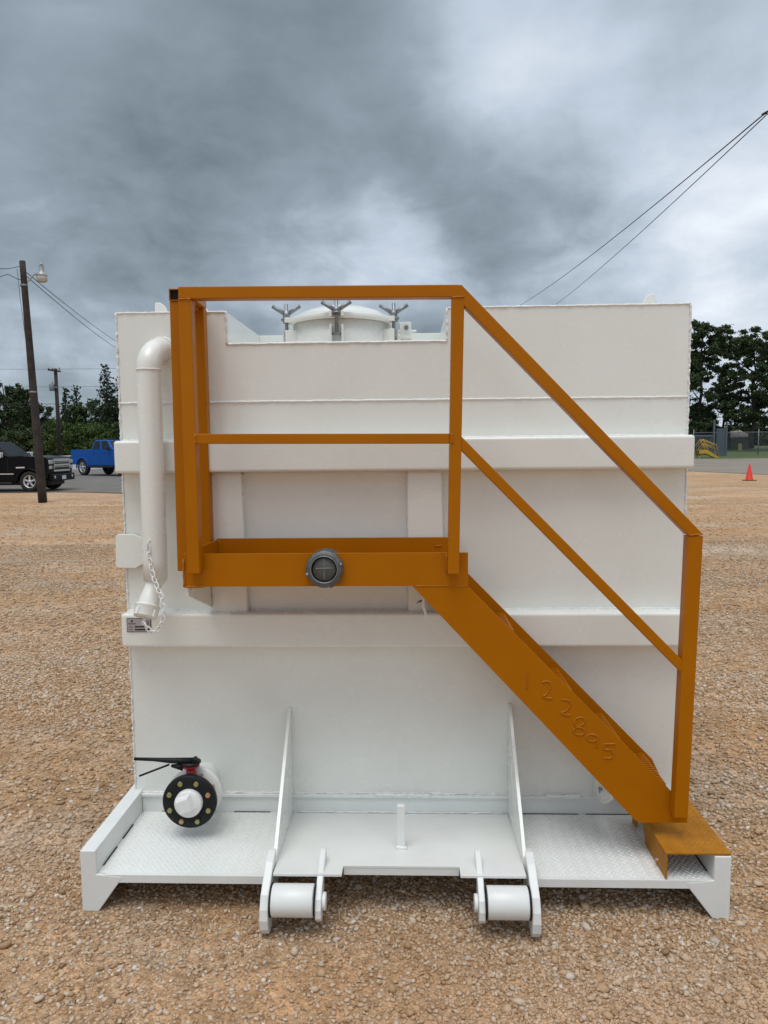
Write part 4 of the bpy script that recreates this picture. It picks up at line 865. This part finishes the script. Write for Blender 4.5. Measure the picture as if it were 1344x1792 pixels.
# ------------------------------------------------------------------ trees
def leaf_mat(name, c0, c1, c2):
    m = bpy.data.materials.new(name); m.use_nodes = True; N = NT(m.node_tree); p = N.n['Principled BSDF']
    ge = N.node('ShaderNodeNewGeometry')
    c = N.ramp(ge.outputs['Random Per Island'], [(0, c0), (0.5, c1), (1.0, c2)])
    N.l.new(c, p.inputs['Base Color']); p.inputs['Roughness'].default_value = 0.7; p.inputs['Specular IOR Level'].default_value = 0.2
    return m
LF = leaf_mat('broad_leaves', (.034, .052, .022), (.046, .070, .028), (.080, .108, .044))
LP = leaf_mat('pine_needles', (.028, .046, .024), (.040, .064, .031), (.064, .088, .044))
LB = leaf_mat('light_leaves', (.036, .066, .018), (.060, .100, .026), (.100, .145, .042))
BARK = mat('bark', (.030, .024, .020), (.05, .042, .035), .9, scale=3, bump=1, bscale=12)
def leaves(cent, rad, count, size, flat=.8):
    """leaf faces in clumps: cent (n,3), rad (n,)"""
    count = int(count*1.6); size = size*.78; n = len(cent); w_ = rad**2; w_ = w_/w_.sum(); idx = rng.choice(n, count, p=w_)
    d = rng.normal(0, 1, (count, 3)); d /= np.linalg.norm(d, axis=1)[:, None]; r_ = np.abs(rng.normal(0, .62, count)).clip(0, 1.9)
    P = cent[idx]+d*(r_*rad[idx])[:, None]*np.array([1, 1, flat])
    sz = size*rng.uniform(.6, 1.4, count)
    a = rng.normal(0, 1, (count, 3)); a /= np.linalg.norm(a, axis=1)[:, None]; b_ = rng.normal(0, 1, (count, 3)); b_ -= a*(a*b_).sum(1)[:, None]; b_ /= np.linalg.norm(b_, axis=1)[:, None]
    a *= sz[:, None]; b_ *= sz[:, None]*.6
    V = np.stack([P-a, P-b_, P+a, P+b_], 1).reshape(-1, 3); return V, np.arange(count*4).reshape(-1, 4)
def tree(name, label, base, height, clumps, leafm, trunk_r=.25, lean=(0, 0), count=6000, size=.16, group=None, limb=True, flat=.75, spread=.55):
    """clumps: list of (dx, dy, z fraction, radius) round the trunk"""
    T = thing(name, label, 'tree', tuple(base), 0, group)
    top = Vector((lean[0], lean[1], height*.93)); s = MB(); n = 8
    pts = [top*(i/n)+Vector((random.uniform(-1, 1), random.uniform(-1, 1), 0))*trunk_r*.5*(i > 0) for i in range(n+1)]
    s.tube(pts, [trunk_r*(1-.85*i/n) for i in range(n+1)], 8)
    if limb:
        for (dx, dy, zf_, r_) in clumps:
            z1 = zf_*height; z0 = max(.15*height, z1-math.hypot(dx, dy)*.8-.5); t0 = top*(z0/top.z) if z0 < top.z else top
            e = Vector((dx+top.x*zf_, dy+top.y*zf_, z1)); mid = (t0+e)/2+Vector((0, 0, -.08*(e-t0).length)); s.tube([t0, mid, e], [trunk_r*.34, trunk_r*.22, trunk_r*.08], 5)
    s.build('trunk', BARK, T)
    C_ = []; Rr = []
    for (dx, dy, zf_, r_) in clumps:
        k = max(4, int(9*r_)); base_ = np.array([dx+lean[0]*zf_, dy+lean[1]*zf_, zf_*height])
        dd = rng.normal(0, spread, (k, 3))*r_*np.array([1, 1, .62]); C_.append(base_+dd); Rr.append(rng.uniform(.22, .5, k)*r_)
    C_ = np.concatenate(C_); Rr = np.concatenate(Rr)
    V, Fc = leaves(C_, Rr, count, size, flat); np_mesh('crown', V, Fc, leafm, T)
    return T
def pine_clumps(h, rmax, n=22, z0=.25):
    out = []
    for i in range(n):
        t = i/(n-1); zf_ = z0+(.98-z0)*t; r_ = rmax*(1-t)**.75+.25; a = random.uniform(0, 2*PI)
        for q in range(2): a += PI*random.uniform(.7, 1.3); out.append((math.cos(a)*r_*.55, math.sin(a)*r_*.55, zf_, max(.35, r_*.5)))
    return out
def round_clumps(h, rmax, n=16, z0=.35):
    out = []
    for i in range(n):
        zf_ = random.uniform(z0, .93); t = (zf_-z0)/(1-z0); rr = rmax*math.sqrt(max(0.08, 1-(2*t-1)**2*.9)); a = random.uniform(0, 2*PI); r_ = random.uniform(.3, .9)*rr
        out.append((math.cos(a)*r_, math.sin(a)*r_, zf_, random.uniform(.28, .42)*rmax))
    return out
def gbase(px, y, z=0.6): p = at(px, 700, y=y); return Vector((p.x, y, z))
def hgt(px, py, y, z=0.6): return at(px, py, y=y).z-z
GL = 'trees along the far side of the car park'
def T_(kind, px, topy, y, rmax, label, name, lm, count=7000, size=.15, n=22, z0=.25, group=GL, lean=(0, 0), tr=.22):
    h = hgt(px, topy, y); cl = pine_clumps(h, rmax, n, z0) if kind == 'p' else round_clumps(h, rmax, n, z0)
    return tree(name, label, gbase(px, y), h, cl, lm, tr, lean, count, size, group)
T_('p', 187, 638, 78, 2.3, 'tall dark pine closest to the left side of the tank', 'pine_tree', LP, 12000, .14, 26, .12)
T_('p', 214, 655, 82, 2.2, 'dark pine half hidden by the left side of the tank', 'pine_tree', LP, 9000, .14, 24, .12)
T_('p', 133, 676, 86, 1.5, 'slim pine just right of the far utility pole', 'pine_tree', LP, 6000, .13, 20, .2)
T_('p', 114, 679, 88, 1.3, 'slim pine right behind the far utility pole', 'pine_tree', LP, 5000, .13, 20, .2)
T_('r', 6, 660, 76, 2.2, 'broad dark tree cut by the left edge', 'broadleaf_tree', LF, 9000, .17, 16, .3)
T_('r', 30, 674, 80, 2.3, 'dark rounded tree left of the leaning pole', 'broadleaf_tree', LF, 9000, .17, 16, .3)
T_('p', 42, 684, 84, 1.3, 'thin pointed pine behind the leaning pole', 'pine_tree', LP, 4500, .14, 18, .2)
T_('r', 60, 705, 84, 2.2, 'lower dark tree between the two poles', 'broadleaf_tree', LF, 8000, .17, 16, .2)
T_('r', 84, 722, 82, 1.9, 'short rounded tree between the two poles, right one', 'broadleaf_tree', LF, 6500, .16, 14, .2)
T_('r', 150, 706, 80, 2.4, 'bushy tree between the slim pines and the tall pine', 'broadleaf_tree', LF, 8000, .16, 16, .15)
for i, (px, ty, y, r_) in enumerate(((-20, 735, 70, 2.4), (20, 742, 70, 2.6), (62, 745, 69, 2.4), (100, 742, 68, 2.5), (130, 738, 69, 2.6), (165, 742, 70, 2.6), (205, 738, 71, 2.6), (240, 735, 72, 2.6))):
    lab = ('leafy undergrowth at the left edge', 'leafy bush behind the black pickup', 'leafy bush directly behind the leaning pole', 'pale green bush at the foot of the far pole', 'pale green bush right of the far pole', 'green bush above the blue pickup bed', 'green bush above the blue pickup cab', 'green bush hidden mostly by the tank')[i]
    h = hgt(px, ty, y, .1); T = tree('bush', lab, gbase(px, y, .1), h, round_clumps(h, r_, 16, .08), LB if i in (3, 4, 5) else LF, .07, (0, 0), 7000, .13, 'bushes along the far side of the car park', limb=False); T['category'] = 'bush'
# backing trees, a farther row so that the wood is dense
for i, px in enumerate((-40, 12, 55, 95, 140, 178, 225, 262)):
    ty = (690, 700, 728, 738, 722, 700, 690, 700)[i]; lab = ('leftmost', 'second', 'third', 'fourth', 'fifth', 'sixth', 'seventh', 'last')[i]+' tree from the left in the farthest row of the wood'
    T_('r', px, ty, 98, 3.6, lab, 'broadleaf_tree', LF, 8000, .2, 20, .12, 'farther trees of the left wood')
GRp = 'big trees behind the fence on the right'
def big(px, ty, y, cl, label, count, size=.17, tr=.38, lean=(0, 0)):
    z = .8; h = hgt(px, ty, y, z); pxm = (y+2.55)/1300.
    cc = [((x-px)*pxm, random.uniform(-2, 2), (at(px, yy_, y=y).z-z)/h, rr*pxm*1.28) for x, yy_, rr in cl]
    return tree('broadleaf_tree', label, gbase(px, y, z), h, cc, LF, tr*.8, lean, int(count*3.4), size*1.12, GRp, flat=.66, spread=.72)
big(1226, 564, 92, [(1212, 585, 15), (1225, 576, 14), (1240, 590, 13), (1257, 583, 12), (1205, 610, 18), (1222, 622, 16), (1243, 612, 14), (1212, 645, 15), (1232, 655, 12), (1200, 670, 16), (1217, 690, 14), (1243, 640, 9), (1222, 715, 15), (1240, 722, 13), (1205, 720, 14), (1195, 640, 20), (1250, 706, 9), (1230, 738, 13), (1212, 742, 12)], 'tall dark tree immediately right of the tank', 17000, .15)
big(1318, 593, 90, [(1272, 604, 11), (1288, 599, 12), (1303, 596, 13), (1318, 598, 14), (1334, 608, 15), (1350, 618, 16), (1366, 632, 16), (1280, 622, 10), (1300, 615, 11), (1322, 630, 15), (1342, 645, 14), (1292, 640, 11), (1310, 655, 12), (1280, 660, 10), (1330, 670, 14), (1352, 672, 14), (1295, 680, 12), (1270, 690, 10), (1315, 695, 13), (1283, 712, 11), (1340, 705, 13), (1360, 700, 16), (1300, 722, 11), (1325, 727, 13), (1348, 735, 13), (1272, 728, 8)], 'widest spreading tree at the right edge, flat topped', 22000, .14, .42)
big(1268, 625, 97, [(1262, 640, 10), (1276, 648, 10), (1258, 668, 12), (1272, 680, 11), (1285, 672, 9), (1262, 702, 12), (1282, 700, 10), (1270, 722, 12), (1255, 735, 12), (1288, 735, 12)], 'slighter tree between the two big trees on the right', 8500, .14, .25)
big(1400, 600, 95, [(1380, 620, 20), (1410, 610, 22), (1400, 660, 24), (1380, 690, 20), (1420, 700, 24), (1390, 725, 20)], 'tree just outside the right edge behind the spreading tree', 8000, .2, .4)
for i, (px, ty, y, r_) in enumerate(((1205, 738, 100, 3), (1232, 742, 101, 3), (1262, 745, 104, 2.6), (1292, 742, 112, 3), (1322, 740, 112, 3.2), (1352, 738, 112, 3.4), (1385, 735, 112, 3.4))):
    h = hgt(px, ty, y, 1.0); lab = ('dark undergrowth at the right side of the tank', 'dark undergrowth under the tall tree', 'dark bush behind the metal gate', 'dark bush behind the low shed, left part', 'dark bush behind the low shed, right part', 'dark bush behind the fence at the right edge', 'dark bush outside the right edge')[i]
    T = tree('bush', lab, gbase(px, y, 1.0), h, round_clumps(h, r_, 16, .08), LF, .08, (0, 0), 6500, .16, 'bushes behind the fence on the right', limb=False); T['category'] = 'bush'
# the wood goes on behind the tank
src = [o for o in COL.objects if o.name.startswith('broadleaf_tree') and not o.parent][:3]
for i in range(9):
    c = copy_tree(src[i % 3]); c.location = (-24+i*6.5+random.uniform(-1, 1), 88+random.uniform(-3, 6), .9); c.rotation_euler = (0, 0, random.uniform(0, 6))
    c['label'] = 'dark tree of the wood right behind the tank, hidden by it'; c['group'] = 'trees hidden behind the tank'
